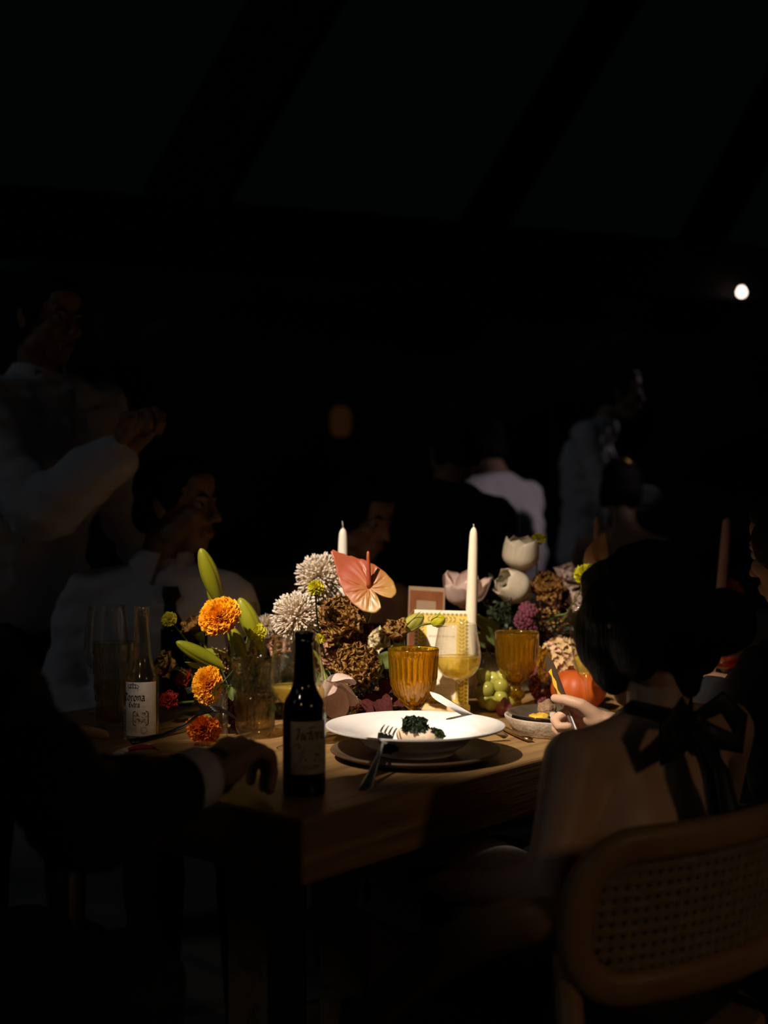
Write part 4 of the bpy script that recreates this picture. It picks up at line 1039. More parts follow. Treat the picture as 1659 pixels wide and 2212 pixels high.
pompon(at(365, 1338, 2.50), (-.3, -.7, .5), .0155, 'small yellow bloom left of the top marigold', vase='M', seed=7)
pompon(at(556, 1366, 2.44), (.1, -.8, .4), .0175, 'small yellow-green bloom between lily bud and alliums', vase='M', seed=8)
pompon(at(683, 1272, 2.36), (.05, -.5, .85), .0155, 'small lime bloom on a straight stem before the white alliums', vase='L', stem='darkstem', seed=9, flat=1.0)
pompon(at(693, 1379, 2.44), (.3, -.7, .3), .011, 'tiny lime bloom beside the neck of the brown bottle', vase='L', np_=40, seed=10)
ruffled(at(420, 1352, 2.50), (-.4, -.35, .85), .040, 'golden brown fan-shaped bloom left of the top marigold', ('antique2', 'antique'), 'M', whorls=((4, .1, .7), (5, .35, .9), (6, .6, 1.0)))
ruffled(at(352, 1436, 2.48), (-.6, -.7, .3), .034, 'crumpled golden bloom behind the clear beer bottle', ('antique2', 'antique'), 'M', whorls=((4, .2, .7), (5, .6, .9), (6, 1.0, 1.0)))
ruffled(at(395, 1462, 2.50), (-.2, -.8, .3), .022, 'rust red bloom between clear beer bottle and marigold', ('red', 'antique'), 'M', whorls=((4, .2, .7), (5, .7, .9), (6, 1.1, 1.0)), group='red blooms')
ruffled(at(363, 1508, 2.44), (-.1, -.7, .5), .022, 'dark red bloom low behind the clear beer bottle', ('red',), 'M', whorls=((4, .3, .7), (5, .8, .9), (6, 1.2, 1.0)), group='red blooms')
me = petal_mesh('red_petal', M['red'], .4, .25, .15, .03)
o = obj('fallen_petal', None, None, None, mesh=me); tag(o, 'fallen red petal lying at the edge of the glass plate', 'petal'); o.location = V((-.405, 2.06, TZ + .019)); o.scale = (.05, .05, .05); o.rotation_euler = (-1.45, 0, -1.0)
spray('reddish twigs with tiny florets under the top marigold', VASES['M'] + V((.0, .0, .03)), [at(470, 1400, 2.42), at(495, 1392, 2.44), at(520, 1425, 2.40), at(488, 1420, 2.40), at(548, 1400, 2.44), at(455, 1440, 2.42)], 'dusty', .004, 26, 3, 'twig_spray', 'burgundy', 'twiggy fillers', spread=.012, rnd_=True)
amaranth('purple amaranth hanging behind the narrow cylinder vase', VASES['M'] + V((.03, -.02, .03)), [((490, 1500), (485, 1590), 2.36, 2.34), ((505, 1510), (510, 1580), 2.40, 2.38)], 2)
leafy('green leaves beside the tilted marigold', 'M', VASES['M'] + V((.0, -.04, .03)), [((480, 1475), (447, 1508), 2.28, 2.26, .26, .8), ((492, 1480), (505, 1512), 2.30, 2.29, .3, .2), ((430, 1545), (405, 1560), 2.30, 2.26, .4, .6)])
spray('dark leafy foliage filling the left arrangement', VASES['M'] + V((.0, .03, .03)), [at(430, 1500, 2.46), at(470, 1540, 2.46), at(540, 1480, 2.50), at(560, 1440, 2.52), at(410, 1440, 2.56), at(500, 1460, 2.56), at(600, 1500, 2.5), at(520, 1400, 2.6)], 'darkleaf', .020, 26, 13, spread=.03)

leafy('narrow light green lily leaves spreading behind the marigolds', 'M', VASES['M'] + V((.02, .0, .03)), [((505, 1445), (462, 1388), 2.44, 2.42, .13, .6), ((545, 1440), (556, 1352), 2.48, 2.46, .13, .2), ((485, 1460), (398, 1418), 2.44, 2.40, .11, 1.0), ((530, 1450), (520, 1370), 2.50, 2.48, .14, 1.4), ((520, 1470), (590, 1400), 2.50, 2.47, .12, .4)], 'lily', 'leaf_sprig', 'green leaves', 'stem')
# --- alliums, anthurium, carnations in the middle
allium(at(690, 1247, 2.60), .0510, 'white allium globe behind the coral anthurium, the higher one', seed=3)
allium(at(642, 1333, 2.50), .0520, 'white allium globe behind the neck of the brown bottle', seed=4)
allium(at(577, 1352, 2.66), .0260, 'small white allium left of the two big globes', seed=6, nf=220)
def anthurium(c, n, up, R, label, mk, vase, spad=True, group='anthuriums', base=None, cat='anthurium', spl=.055, spdir=None):
    """c: point where the spadix leaves; up: direction of the pointed tip"""
    c = V(c); n = V(n).normalized(); y = V(up); y = (y - n * y.dot(n)).normalized(); x = y.cross(n); F = Matrix((x, y, n)).transposed()
    t = root('anthurium', label, cat, base or base_for(c, vase), group); L = c - t.location
    add_stem(t, c - n * .004 - y * .004, (n * .8 + y * .3 + V((0, 0, .5))), .0026, 'stem')
    NA, NR = 96, 16; vs = []; fs = []
    def outline(a):                       # a: angle from the tip, heart shape with two lobes
        q = abs(a) / PI; keys = [(0, 1.88), (.03, 1.54), (.08, 1.28), (.16, 1.06), (.28, .87), (.42, .78), (.56, .78), (.70, .86), (.82, .93), (.90, .86), (.955, .56), (.985, .26), (1.0, .13)]
        for (q0, r0), (q1, r1) in zip(keys, keys[1:]):
            if q <= q1:
                s = (q - q0) / (q1 - q0); s = s * s * (3 - 2 * s) if q0 > .0 else s; return r0 + (r1 - r0) * s
        return keys[-1][1]
    vs.append(V((0, 0, 0)))
    for j in range(1, NR + 1):
        for k in range(NA):
            a = -PI + 2 * PI * (k + .5) / NA; rr = outline(a) * R * j / NR; px_, py_ = rr * math.sin(a), rr * math.cos(a)
            q = j / NR; z = .10 * R * q * q - .28 * R * (px_ / R) ** 2 * .5 + .10 * R * math.sin(min(q, 1) * PI) * .4
            if py_ > R: z += .35 * (py_ - R) ** 1.2
            vein = abs(math.sin(a * 5.0 + 1.1 * q * math.copysign(1, a))); z -= .065 * R * (1 - vein) ** 5 * math.sin(PI * min(q * 1.05, 1)) ** .6
            z += .012 * R * math.sin(a * 22 + q * 9) * q * (1 - q) * 2
            vs.append(V((px_, py_, z)))
    for k in range(NA): fs.append((0, 1 + k, 1 + (k + 1) % NA) if True else ())
    for j in range(NR - 1):
        for k in range(NA):
            if j >= 0: fs.append((1 + j * NA + k, 1 + (j + 1) * NA + k, 1 + (j + 1) * NA + (k + 1) % NA, 1 + j * NA + (k + 1) % NA))
    # leave the notch between the two lobes open
    fs = [f for f in fs if not ({1 + j_ * NA for j_ in range(NR)} & set(f) and {j_ * NA + NA for j_ in range(NR)} & set(f))]
    vs = [L + F @ p for p in vs]
    so = obj('spathe', G().add(vs, fs), M[mk], t); sl = so.modifiers.new('thick', 'SOLIDIFY'); sl.thickness = .0009; sl.offset = 0
    if spad:
        sd = V(spdir).normalized() if spdir is not None else n
        obj('spadix', G().tube([L - n * .003, L + sd * spl * .15, L + sd * spl * .5, L + sd * spl * .85, L + sd * spl * .97, L + sd * spl], [.0046, .0050, .0044, .0032, .0026, .0008], 16), M['spadix'], t)
    return t
def spathe_mat(name, ca, cb, ax):
    m, nt, N, L = _nt(name); b = N['Principled BSDF']; b.inputs['Roughness'].default_value = .38
    tc = N.new('ShaderNodeTexCoord'); sx = N.new('ShaderNodeVectorMath'); sx.operation = 'DOT_PRODUCT'; sx.inputs[1].default_value = ax[0:3]
    L.new(tc.outputs['Object'], sx.inputs[0])
    mr = N.new('ShaderNodeMapRange'); mr.inputs[1].default_value = ax[3]; mr.inputs[2].default_value = ax[4]; L.new(sx.outputs['Value'], mr.inputs[0])
    nz = N.new('ShaderNodeTexNoise'); nz.inputs['Scale'].default_value = 60; L.new(tc.outputs['Object'], nz.inputs['Vector'])
    ad = N.new('ShaderNodeMath'); ad.operation = 'MULTIPLY_ADD'; ad.inputs[1].default_value = .25; L.new(nz.outputs['Fac'], ad.inputs[0]); L.new(mr.outputs[0], ad.inputs[2])
    r = N.new('ShaderNodeValToRGB'); r.color_ramp.elements[0].color = (*ca, 1); r.color_ramp.elements[1].color = (*cb, 1); r.color_ramp.elements[0].position = .15; r.color_ramp.elements[1].position = .95
    L.new(ad.outputs[0], r.inputs[0]); L.new(r.outputs[0], b.inputs['Base Color'])
    return m
ac = at(797, 1270, 2.44)
abase = base_for(ac, 'L'); 
tipdir = (at(722, 1192, 2.44) - ac).normalized(); rel = ac - abase
d0 = rel.dot(tipdir)
M['coral'] = spathe_mat('coral_spathe', (.36, .22, .045), (.34, .075, .032), (*tipdir, d0 - .045, d0 + .05))
anthurium(ac, (.02, -.86, .40), tipdir + V((0, .08, 0)), .0565, 'coral anthurium with upright spadix rising in the middle of the table', 'coral', 'L', spdir=(-.02, -.25, .97), spl=.072)
ruffled(at(738, 1322, 2.42), (.05, -.75, .60), .0480, 'large brown ruffled carnation just below the anthurium', ('antique', 'antique2'), 'L')
ruffled(at(770, 1432, 2.38), (.05, -.9, .35), .0470, 'large open brown carnation in front, left of the amber goblet', ('antique', 'antique2'), 'L')
ruffled(at(714, 1416, 2.50), (-.1, -.9, .3), .0300, 'small golden brown carnation beside the brown bottle neck', ('antique2', 'dusty'), 'L')
ruffled(at(602, 1392, 2.58), (-.1, -.9, .3), .0300, 'rusty brown carnation behind the wine glass and brown bottle', ('antique', 'dusty'), 'L', whorls=((5, .2, .7), (6, .7, .9), (7, 1.1, 1.0)))
ruffled(at(712, 1374, 2.47), (-.3, -.8, -.1), .0300, 'dusty pink petalled bloom under the large brown carnation', ('dusty', 'antique'), 'L', 'lisianthus', 'lisianthus', ((4, .3, .8), (6, .9, 1.0)), .05, 'loose dusty blooms')
ruffled(at(775, 1352, 2.50), (.2, -.8, -.2), .0280, 'loose brown bloom right under the anthurium', ('antique2', 'dusty'), 'L', 'lisianthus', 'lisianthus', ((4, .4, .8), (5, .9, 1.0)), .06, 'loose dusty blooms')
ruffled(at(856, 1368, 2.41), (-.25, -.45, .80), .0450, 'gold and brown cupped bloom left of the menu card', ('antique2', 'antique2', 'antique'), 'L', 'lisianthus', 'lisianthus', ((5, .05, .8), (5, .22, 1.0), (6, .42, 1.05)), .07, 'loose dusty blooms')
rose(at(818, 1380, 2.60), (-.2, -.85, .35), .0290, 'cream rose left of the gold and brown bloom')
amaranth('purple amaranth tassels hanging under the anthurium', VASES['L'] + V((.01, -.01, .03)), [((752, 1345), (748, 1405), 2.49, 2.48), ((768, 1340), (770, 1408), 2.47, 2.46), ((786, 1345), (792, 1410), 2.49, 2.48), ((760, 1345), (760, 1412), 2.47, 2.46)], 4)
# lisianthus buds over the menu card
def twist_bud(a, b, r, label, base, via):
    t = root('lisianthus_bud', label, 'flower bud', base, 'green lisianthus buds'); a, b = V(a) - t.location, V(b) - t.location; ax = (b - a).normalized(); L = (b - a).length; F = frame(ax)
    g = G().lathe([(x * r, z * L) for x, z in sm([(0, 0), (.5, .05), (.9, .3), (1, .55), (.8, .8), (.35, .97), (0, 1)], 4)], 36, rf=lambda an, q, z, i: q * (1 + .12 * abs(math.sin(2.5 * an + z / L * 2.5))))
    obj('bud', G().merge(g, Matrix.Translation(a) @ F.to_4x4()), M['yellow'] if r < .011 else mat('bud_green', (.34, .33, .05), .5, (.48, .44, .08), 40, trans=.15), t)
    for k in range(5):
        an = 2 * PI * k / 5; d = F @ V((math.cos(an), math.sin(an), 0)); obj('sepal', G().tube([a, a + ax * L * .25 + d * r * 1.05, a + ax * L * .65 + d * r * 1.25, a + ax * L * .95 + d * r * 1.6], [.0016, .0018, .0013, .0005], 6, squash=(1, .5)), M['stem'], t)
    obj('stem', G().tube([(0, 0, 0)] + [V(q) - t.location for q in via] + [a], [.002] * (len(via) + 1) + [.0022], 7), M['stem'], t)
    return t
twist_bud(at(872, 1362, 2.42), at(914, 1328, 2.43), .0128, 'green twisted bud at the left corner of the menu card', VASES['L'] + V((.05, -.03, .03)), [at(800, 1480, 2.5), at(845, 1400, 2.44)])
twist_bud(at(932, 1347, 2.42), at(961, 1336, 2.41), .0105, 'green bud on an arched stem before the middle of the menu card', VASES['L'] + V((.055, -.02, .03)), [at(810, 1480, 2.5), at(850, 1395, 2.44), at(885, 1362, 2.42), at(910, 1350, 2.42)])
tulip(at(716, 1512, 2.24), (.25, -.55, -.75), .026, .062, 'open blush tulip drooping beside the brown bottle', 'pink', 'L', .35, base=VASES['L'] + V((-.05, -.06, .03)), tilts=(.2, .5, .9, .5, .15, .8))
leafy('veined green leaves above the blush tulip', 'L', VASES['L'] + V((-.04, -.04, .03)), [((706, 1470), (750, 1492), 2.33, 2.28, .34, .2), ((690, 1455), (712, 1475), 2.36, 2.33, .4, .9), ((650, 1520), (618, 1545), 2.36, 2.30, .34, 1.2), ((820, 1440), (845, 1410), 2.44, 2.42, .4, 2.0)])
leafy('burgundy leaves low behind the white bowl', 'L', VASES['L'] + V((.03, -.05, .03)), [((790, 1500), (845, 1540), 2.42, 2.36, .34, .3), ((770, 1520), (800, 1548), 2.40, 2.35, .36, .8), ((820, 1500), (850, 1470), 2.44, 2.42, .36, 1.4), ((850, 1500), (880, 1520), 2.45, 2.42, .36, 1.0), ((640, 1480), (610, 1500), 2.40, 2.38, .36, .5)], 'burgundy', group='burgundy leaves')
cluster(at(755, 1522, 2.36), .020, 'small yellow and brown florets right of the blush tulip', 'dried', 'driedpink', 'L', 40, 9, base=VASES['L'] + V((-.02, -.05, .03)))
spray('dark leafy foliage behind the amber goblet', VASES['L'] + V((.02, .03, .03)), [at(820, 1460, 2.52), at(850, 1490, 2.52), at(800, 1520, 2.46), at(720, 1470, 2.5), at(680, 1430, 2.58), at(640, 1440, 2.58), at(860, 1440, 2.56), at(760, 1480, 2.48), at(690, 1520, 2.46), at(830, 1540, 2.46), at(620, 1470, 2.52), at(880, 1530, 2.5), at(660, 1500, 2.46)], 'darkleaf', .022, 30, 21, spread=.03)
spray('brown dried filler twigs between the carnations', VASES['L'] + V((-.03, .02, .03)), [at(700, 1400, 2.5), at(735, 1395, 2.5), at(640, 1410, 2.52), at(800, 1400, 2.52), at(730, 1500, 2.42), at(780, 1490, 2.42), at(590, 1420, 2.54)], 'antique', .008, 36, 22, 'twig_spray', 'burgundy', 'twiggy fillers', spread=.02)

# --- right arrangement
tulip(at(1001, 1268, 2.86), (.0, -.25, .97), .0320, .080, 'blush tulip behind the tall ivory candle', 'pink', 'R', .5)
tulip(at(1126, 1196, 2.90), (.1, -.15, .97), .0370, .078, 'highest white tulip, near the yellow button bloom', 'white', 'R', .10)
tulip(at(1110, 1268, 2.86), (-.75, -.35, .45), .0350, .078, 'white tulip leaning left below the highest one', 'white', 'R', .02)
pompon(at(1163, 1164, 2.95), (.0, -.5, .85), .0165, 'small yellow bloom above the highest white tulip', vase='R', seed=11)
pompon(at(1266, 1243, 2.70), (.0, -.8, .5), .0240, 'bright yellow bloom over the champagne flute', vase='R', np_=90, seed=12, flat=1.0)
ruffled(at(1184, 1264, 2.88), (.05, -.8, .5), .0450, 'brown ruffled carnation right of the white tulips', ('antique', 'antique'), 'R', whorls=((5, .12, .55), (7, .42, .75), (9, .8, .9), (9, 1.15, 1.0)))
rose(at(1232, 1242, 2.98), (.2, -.75, .6), .0420, 'blush rose between the brown carnation and the yellow bloom', 'pink', 'R')
rose(at(1250, 1296, 2.92), (.1, -.8, .4), .0300, 'low blush rose above the champagne flute', 'pink', 'R')
M['tan'] = mat('tan_spathe', (.50, .30, .12), .45, (.56, .36, .16), 20)
anthurium(at(1287, 1205, 3.02), (.1, -.95, .1), (.35, 0, 1), .036, 'tan anthurium right above the bright yellow bloom', 'tan', 'R', spl=.03)
amaranth('purple amaranth plume behind the right amber goblet', VASES['R'] + V((-.03, -.03, .03)), [((1130, 1312), (1128, 1362), 2.78, 2.77), ((1142, 1310), (1148, 1360), 2.78, 2.77), ((1135, 1305), (1138, 1370), 2.80, 2.79)], 6, r=.010)
amaranth('purple amaranth lying behind the dark plate', on_table(1170, 2.70), [((1205, 1490), (1165, 1520), 2.70, 2.62), ((1200, 1475), (1190, 1515), 2.74, 2.70), ((1160, 1440), (1160, 1510), 2.76, 2.72)], 8, r=.010)
leafy('long green tulip leaf right of the tall ivory candle', 'R', VASES['R'] + V((-.05, -.04, .03)), [((1078, 1392), (1028, 1310), 2.78, 2.74, .20, .5), ((1050, 1400), (1034, 1358), 2.74, 2.72, .22, 1.2), ((1180, 1345), (1222, 1312), 2.80, 2.76, .10, .3)])
cluster(at(1214, 1430, 2.67), .0500, 'round cream dried hydrangea beside the pumpkin', 'dried', 'driedpink', None, 130, 7, base=on_table(1200, 2.70))
spray('dark green foliage under the white tulips', VASES['R'] + V((-.03, .0, .03)), [at(1070, 1260, 2.88), at(1085, 1300, 2.84), at(1060, 1310, 2.86), at(1100, 1320, 2.84), at(1120, 1340, 2.86), at(1075, 1345, 2.86), at(1050, 1285, 2.9), at(1110, 1380, 2.88)], 'darkleaf', .016, 46, 31, spread=.026)
spray('dark green foliage behind the flute and hydrangea', VASES['R'] + V((.03, .0, .03)), [at(1190, 1330, 2.86), at(1210, 1350, 2.84), at(1180, 1380, 2.84), at(1230, 1370, 2.86), at(1160, 1400, 2.84), at(1220, 1330, 2.88), at(1250, 1400, 2.88), at(1180, 1440, 2.82), at(1150, 1350, 2.88)], 'darkleaf', .016, 44, 32, spread=.028)
spray('golden brown filler twigs among the right flowers', VASES['R'] + V((.0, -.02, .03)), [at(1185, 1310, 2.82), at(1165, 1300, 2.84), at(1200, 1295, 2.84), at(1215, 1330, 2.82), at(1100, 1360, 2.82), at(1210, 1300, 2.86)], 'antique2', .009, 30, 33, 'twig_spray', 'burgundy', 'twiggy fillers', spread=.02)
# far right
ruffled(at(1582, 1272, 3.12), (-.1, -.9, .4), .034, 'orange-red bloom behind the candle at the right edge', ('red', 'marigold2'), None, whorls=((5, .2, .7), (6, .7, .9), (7, 1.1, 1.0)), ruff=.05, group='orange-red blooms')
ruffled(at(1592, 1388, 2.95), (.1, -.8, -.4), .034, 'drooping orange-red bloom under the amber candlestick', ('red', 'marigold2'), None, whorls=((5, .2, .8), (6, .7, 1.0)), ruff=.03, group='orange-red blooms')
wine_glass(on_table(1566, 2.66), 'stemmed glass of orange drink at the far right', .118, .040, .028, 0, liquid='orangewine', stemh=.075)

# ------------------------------------------------------------------ people
def fuse(g, voxel, smooth=4, wrinkle=0.0, wscale=12, name='body'):
    me = g.mesh(name); ob = bpy.data.objects.new('tmp', me); C.objects.link(ob)
    r = ob.modifiers.new('r', 'REMESH'); r.mode = 'VOXEL'; r.voxel_size = voxel; r.use_smooth_shade = True
    if smooth:
        s = ob.modifiers.new('s', 'SMOOTH'); s.factor = .5; s.iterations = smooth
    dg = bpy.context.evaluated_depsgraph_get(); out = bpy.data.meshes.new_from_object(ob.evaluated_get(dg))
    bpy.data.objects.remove(ob); bpy.data.meshes.remove(me)
    if wrinkle:
        nr = [v.normal.copy() for v in out.vertices]
        for v, n in zip(out.vertices, nr):
            p = v.co * wscale; q = V((p.x, p.y, p.z * 1.7)); v.co += n * wrinkle * (noise.noise(q) + .6 * abs(noise.noise(q * 1.9 + V((3, 1, 7)))))
    out.polygons.foreach_set('use_smooth', [True] * len(out.polygons)); out.name = name
    return out
def basis(f, up=(0, 0, 1)):
    f = V(f).normalized(); u = V(up); r = f.cross(u).normalized(); u = r.cross(f); return Matrix((r, f, u)).transposed()
def head_geo(fem=False):
    g = G()
    g.ell((0, -.016, .030), (.072, .093, .083)); g.ell((0, .020, -.030), (.059, .068, .072)); g.ell((0, .045, -.070), (.040, .040, .040))
    g.ell((0, .066, -.094), (.020, .017, .016)); g.capsule((-.036, .070, .026), .013, (.036, .070, .026), .013); g.ell((0, .060, .055), (.050, .026, .035))
    g.capsule((0, .084, .016), .0075, (0, .106, -.022), .0105); g.ell((0, .110, -.025), (.0095, .010, .009))
    for s in (-1, 1):
        g.ell((s * .0105, .097, -.029), (.008, .010, .007)); g.ell((s * .038, .060, -.018), (.022, .022, .020)); g.ell((s * .050, .012, -.066), (.016, .030, .024))
        g.ell((s * .074, -.006, -.004), (.006, .017, .030)); g.ell((s * .078, -.014, .006), (.005, .012, .018))
    g.capsule((-.019, .086, -.056), .0060, (.019, .086, -.056), .0060); g.capsule((0, .092, -.055), .0065, (0, .090, -.056), .0065); g.capsule((-.016, .085, -.067), .0068, (.016, .085, -.067), .0068)
    return g
def hand_geo(w_, fdir, nrm, side, curl, k=1.0, spread=.10, thumb=(.55, .35, .3)):
    """w_: wrist, fdir: towards the knuckles, nrm: back of the hand, side: +1 left hand, -1 right hand"""
    y = V(fdir).normalized(); z = V(nrm); z = (z - y * z.dot(y)).normalized(); x = y.cross(z) * side; g = G(); w_ = V(w_)
    P_ = lambda a, b, c: w_ + (x * a + y * b + z * c) * k
    KX = (.028, .0095, -.0095, -.027); KY = (.086, .090, .085, .077); SL = ((.042, .025, .021), (.046, .029, .022), (.042, .027, .021), (.033, .020, .019)); R0 = (.0098, .0100, .0095, .0084)
    for i in range(4):
        g.capsule(P_(KX[i] * .55, .005, 0), .015 * k, P_(KX[i], KY[i], .002), .0118 * k)
        p = P_(KX[i], KY[i], .002); ang = 0; d0 = y + x * KX[i] * spread * 20; d0.normalize(); r = R0[i] * k
        for j in range(3):
            ang += curl[i][j] if hasattr(curl[0], '__len__') else curl[j]
            d = d0 * math.cos(ang) - z * math.sin(ang); q = p + d * SL[i][j] * k; g.capsule(p, r, q, r * .90); p = q; r *= .90
    g.ell(P_(.020, .030, -.010), (.019 * k, .026 * k, .016 * k), 12, 8, Matrix((x, y, z)).transposed()); g.ell(P_(-.02, .035, -.008), (.014 * k, .030 * k, .014 * k), 12, 8, Matrix((x, y, z)).transposed())
    # thumb leaves the side of the palm near its base
    p = P_(.022, .022, -.006); a, b, c = thumb
    d = (x * math.cos(a) + y * math.sin(a) - z * b).normalized(); q = p + d * .040 * k; g.capsule(p, .0150 * k, q, .0115 * k)
    d2 = (d + y * c - z * .15 - x * c * .4).normalized(); q2 = q + d2 * .032 * k; g.capsule(q, .0115 * k, q2, .0102 * k)
    d3 = (d2 + y * c * .8 - x * c * .4).normalized(); q3 = q2 + d3 * .024 * k; g.capsule(q2, .0104 * k, q3, .0085 * k)
    g.capsule(P_(0, -.03, 0), .024 * k, P_(0, .012, 0), .027 * k)
    return g
def torso_caps(g, J, k, e=0.0, arms=True, legs=False, lo=None, hem=None, sleeve=1.0):
    a = lambda n: V(J[n]); ls, rs, pv, ch = a('ls'), a('rs'), a('pv'), a('ch'); X = (rs - ls).normalized(); R = lambda r: r * k + e
    md = (ls + rs) / 2
    g.capsule(pv - X * .075 * k, R(.098), pv + X * .075 * k, R(.098)); wa = pv.lerp(ch, .5)
    g.capsule(pv - X * .05 * k, R(.10), wa - X * .045 * k, R(.088)); g.capsule(pv + X * .05 * k, R(.10), wa + X * .045 * k, R(.088))
    for s in (-1, 1):
        g.capsule(wa + X * s * .045 * k, R(.088), ch + X * s * .068 * k, R(.098)); g.capsule(ch + X * s * .068 * k, R(.098), md + X * s * .085 * k - V((0, 0, .045 * k)), R(.068))
    g.capsule(ch, R(.100), md - V((0, 0, .055 * k)), R(.072))
    if e > .012: g.ell(ch.lerp(md, .25), (.150 * k + e, .118 * k + e, .17 * k), 18, 12, Matrix((X, V((0, 0, 1)).cross(X), V((0, 0, 1)))).transposed())
    if e > .012:
        for s, q in ((-1, ls), (1, rs)): g.capsule(q.lerp(md, .1), R(.048), ch + X * s * .075 * k, R(.085)); g.capsule(q, R(.045), q.lerp(a('le' if s < 0 else 're'), .5).lerp(ch, .25), R(.04))
    g.capsule(ls.lerp(rs, .08), R(.050), rs.lerp(ls, .08), R(.050)); nk = a('nk')
    for s in (ls, rs): g.capsule(s.lerp(md, .15), R(.046), nk - V((0, 0, .02 if e < .012 else .050)), R(.042 if e < .012 else .050))
    if arms:
        for s in 'lr':
            g.capsule(J[s + 's'], R(.052), a(s + 's').lerp(a(s + 'e'), .5), R(.043)); g.capsule(a(s + 's').lerp(a(s + 'e'), .5), R(.043), J[s + 'e'], R(.037))
            q = a(s + 'e').lerp(a(s + 'w'), sleeve); g.capsule(J[s + 'e'], R(.038), a(s + 'e').lerp(a(s + 'w'), .35 * sleeve), R(.039)); g.capsule(a(s + 'e').lerp(a(s + 'w'), .35 * sleeve), R(.039), q, R(.026))
    return g
def leg_caps(g, J, k, e=0.0, feet=True, skirt=False):
    a = lambda n: V(J[n]); R = lambda r: r * k + e; X = (a('rs') - a('ls')).normalized(); pv = a('pv')
    for s, n in ((-1, 'l'), (1, 'r')):
        h = pv + X * s * .085 * k; g.capsule(h, R(.092), a(n + 'k'), R(.058))
        if not skirt: g.capsule(a(n + 'k'), R(.056), a(n + 'k').lerp(a(n + 'a'), .4), R(.054)); g.capsule(a(n + 'k').lerp(a(n + 'a'), .4), R(.054), a(n + 'a'), R(.036))
    return g
def sit(pv, fwd, X, tz=.47, kl=.43, spread=.10, foot=.08):
    f = V(fwd).to_3d(); f.z = 0; f.normalize(); pv = V(pv); J = {}
    for s, n in ((-1, 'l'), (1, 'r')):
        kn = pv + f * kl + V(X) * s * spread; kn.z = pv.z + .01; J[n + 'k'] = kn; an = kn + f * .02; an.z = foot; J[n + 'a'] = an
    return J
def push(J, s):
    """move a seated guest further back along the line of sight"""
    d = V(J['pv']) * (s - 1); d.z = 0; lift = (V(J['hd']).z - CAMZ) * (s - 1); d.z = lift
    return {k_: (tuple(V(v) + d) if k_ in ('hd', 'nk', 'ls', 'rs', 'ch', 'le', 'lw', 're', 'rw', 'pv') else v) for k_, v in J.items()}
def person(label, J, skin, outfit, hair=None, fem=False, hands={}, coarse=1.0, shoes=True):
    """J: joints in world space. outfit: list of (name, material, builder)"""
    k = J.get('k', .90 if fem else 1.0); base = V(J['pv']); base.z = 0
    t = thing('person', label, 'person', base); off = -base
    HB = basis(J['face'], J.get('up', (0, 0, 1))); HC = V(J['hd']); hk = J.get('hk', .95 if fem else 1.0); HM = Matrix.Translation(HC) @ HB.to_4x4() @ Matrix.Diagonal((hk, hk, hk, 1))
    body = G(); torso_caps(body, J, k); leg_caps(body, J, k)
    nk = V(J['nk']); body.capsule(nk - V((0, 0, .03)), .055 * k, nk, .054 * k)
    fwd = V(J['fwd']).normalized()
    for n in 'lr': body.capsule(V(J[n + 'a']) - V((0, 0, .04)), .030, V(J[n + 'a']) + fwd * .13 - V((0, 0, .055)), .024)
    parts = [fuse(body, .0105 * coarse, 6)]
    hg = G().merge(head_geo(fem), HM); hn = HM @ V((0, -.018, -.05)); hg.capsule(hn, .050 * k, nk, .054 * k); parts.append(fuse(hg, .0042 * coarse, 3))
    for s, hv in hands.items():
        parts.append(fuse(hand_geo(J[s + 'w'], hv[0], hv[1], 1 if s == 'l' else -1, hv[2], hv[3] if len(hv) > 3 else (.88 if fem else 1.0), *hv[4:]), .0030 * max(1, coarse * .8), 2))
    bm = bmesh.new()
    for p in parts: bm.from_mesh(p)
    me = bpy.data.meshes.new('body'); bm.to_mesh(me); bm.free()
    me.polygons.foreach_set('use_smooth', [True] * len(me.polygons)); me.materials.append(M[skin])
    bo = obj('body', me, None, t, loc=off)
    for s in (-1, 1):
        e = obj('eye', G().merge(G().ell((s * .031, .071, .008), (.0135, .0125, .0115), 14, 10), HM), M['eye'], t, loc=off)
        obj('iris', G().merge(G().ell((s * .031, .0815, .007), (.0058, .0028, .0058), 12, 6), HM), M['iris'], e)
        obj('eyebrow', G().merge(G().tube([(s * .014, .086, .025), (s * .030, .086, .031), (s * .047, .074, .027)], [.003, .0045, .002], 6), HM), M['hair'], t, loc=off)
    obj('lips', G().merge(G().tube([(-.020, .0855, -.0605), (-.008, .0935, -.0575), (0, .0950, -.0590), (.008, .0935, -.0575), (.020, .0855, -.0605)], [.0015, .0050, .0052, .0050, .0015], 8), HM), M['lip'], t, loc=off)
    if hair is not None:
        gh = G(); hair(gh); ho = G().merge(gh, HM); hm = fuse(ho, .0055 * coarse, 3, .0022, 30, 'hair'); hm.materials.append(M['hair']); obj('hair', hm, None, t, loc=off)
    for (nm, m, fn) in outfit:
        g = fn()
        if isinstance(g, tuple): g, vox, wr = g
        else: vox, wr = .010, .006
        if vox: me = fuse(g, vox * coarse, 4, wr, 13, nm)
        else: me = g.mesh(nm)
        me.materials.append(M[m]); obj(nm, me, None, t, loc=off)
    t['hm'] = 0; del t['hm']
    return t, HM, off
def hair_short(g):
    g.ell((0, -.026, .040), (.079, .096, .086)); g.ell((0, .030, .088), (.060, .050, .035)); g.ell((0, -.075, -.02), (.062, .040, .055))
    for s in (-1, 1): g.ell((s * .068, .004, .022), (.014, .030, .040)); g.ell((s * .066, -.040, -.005), (.016, .040, .055))
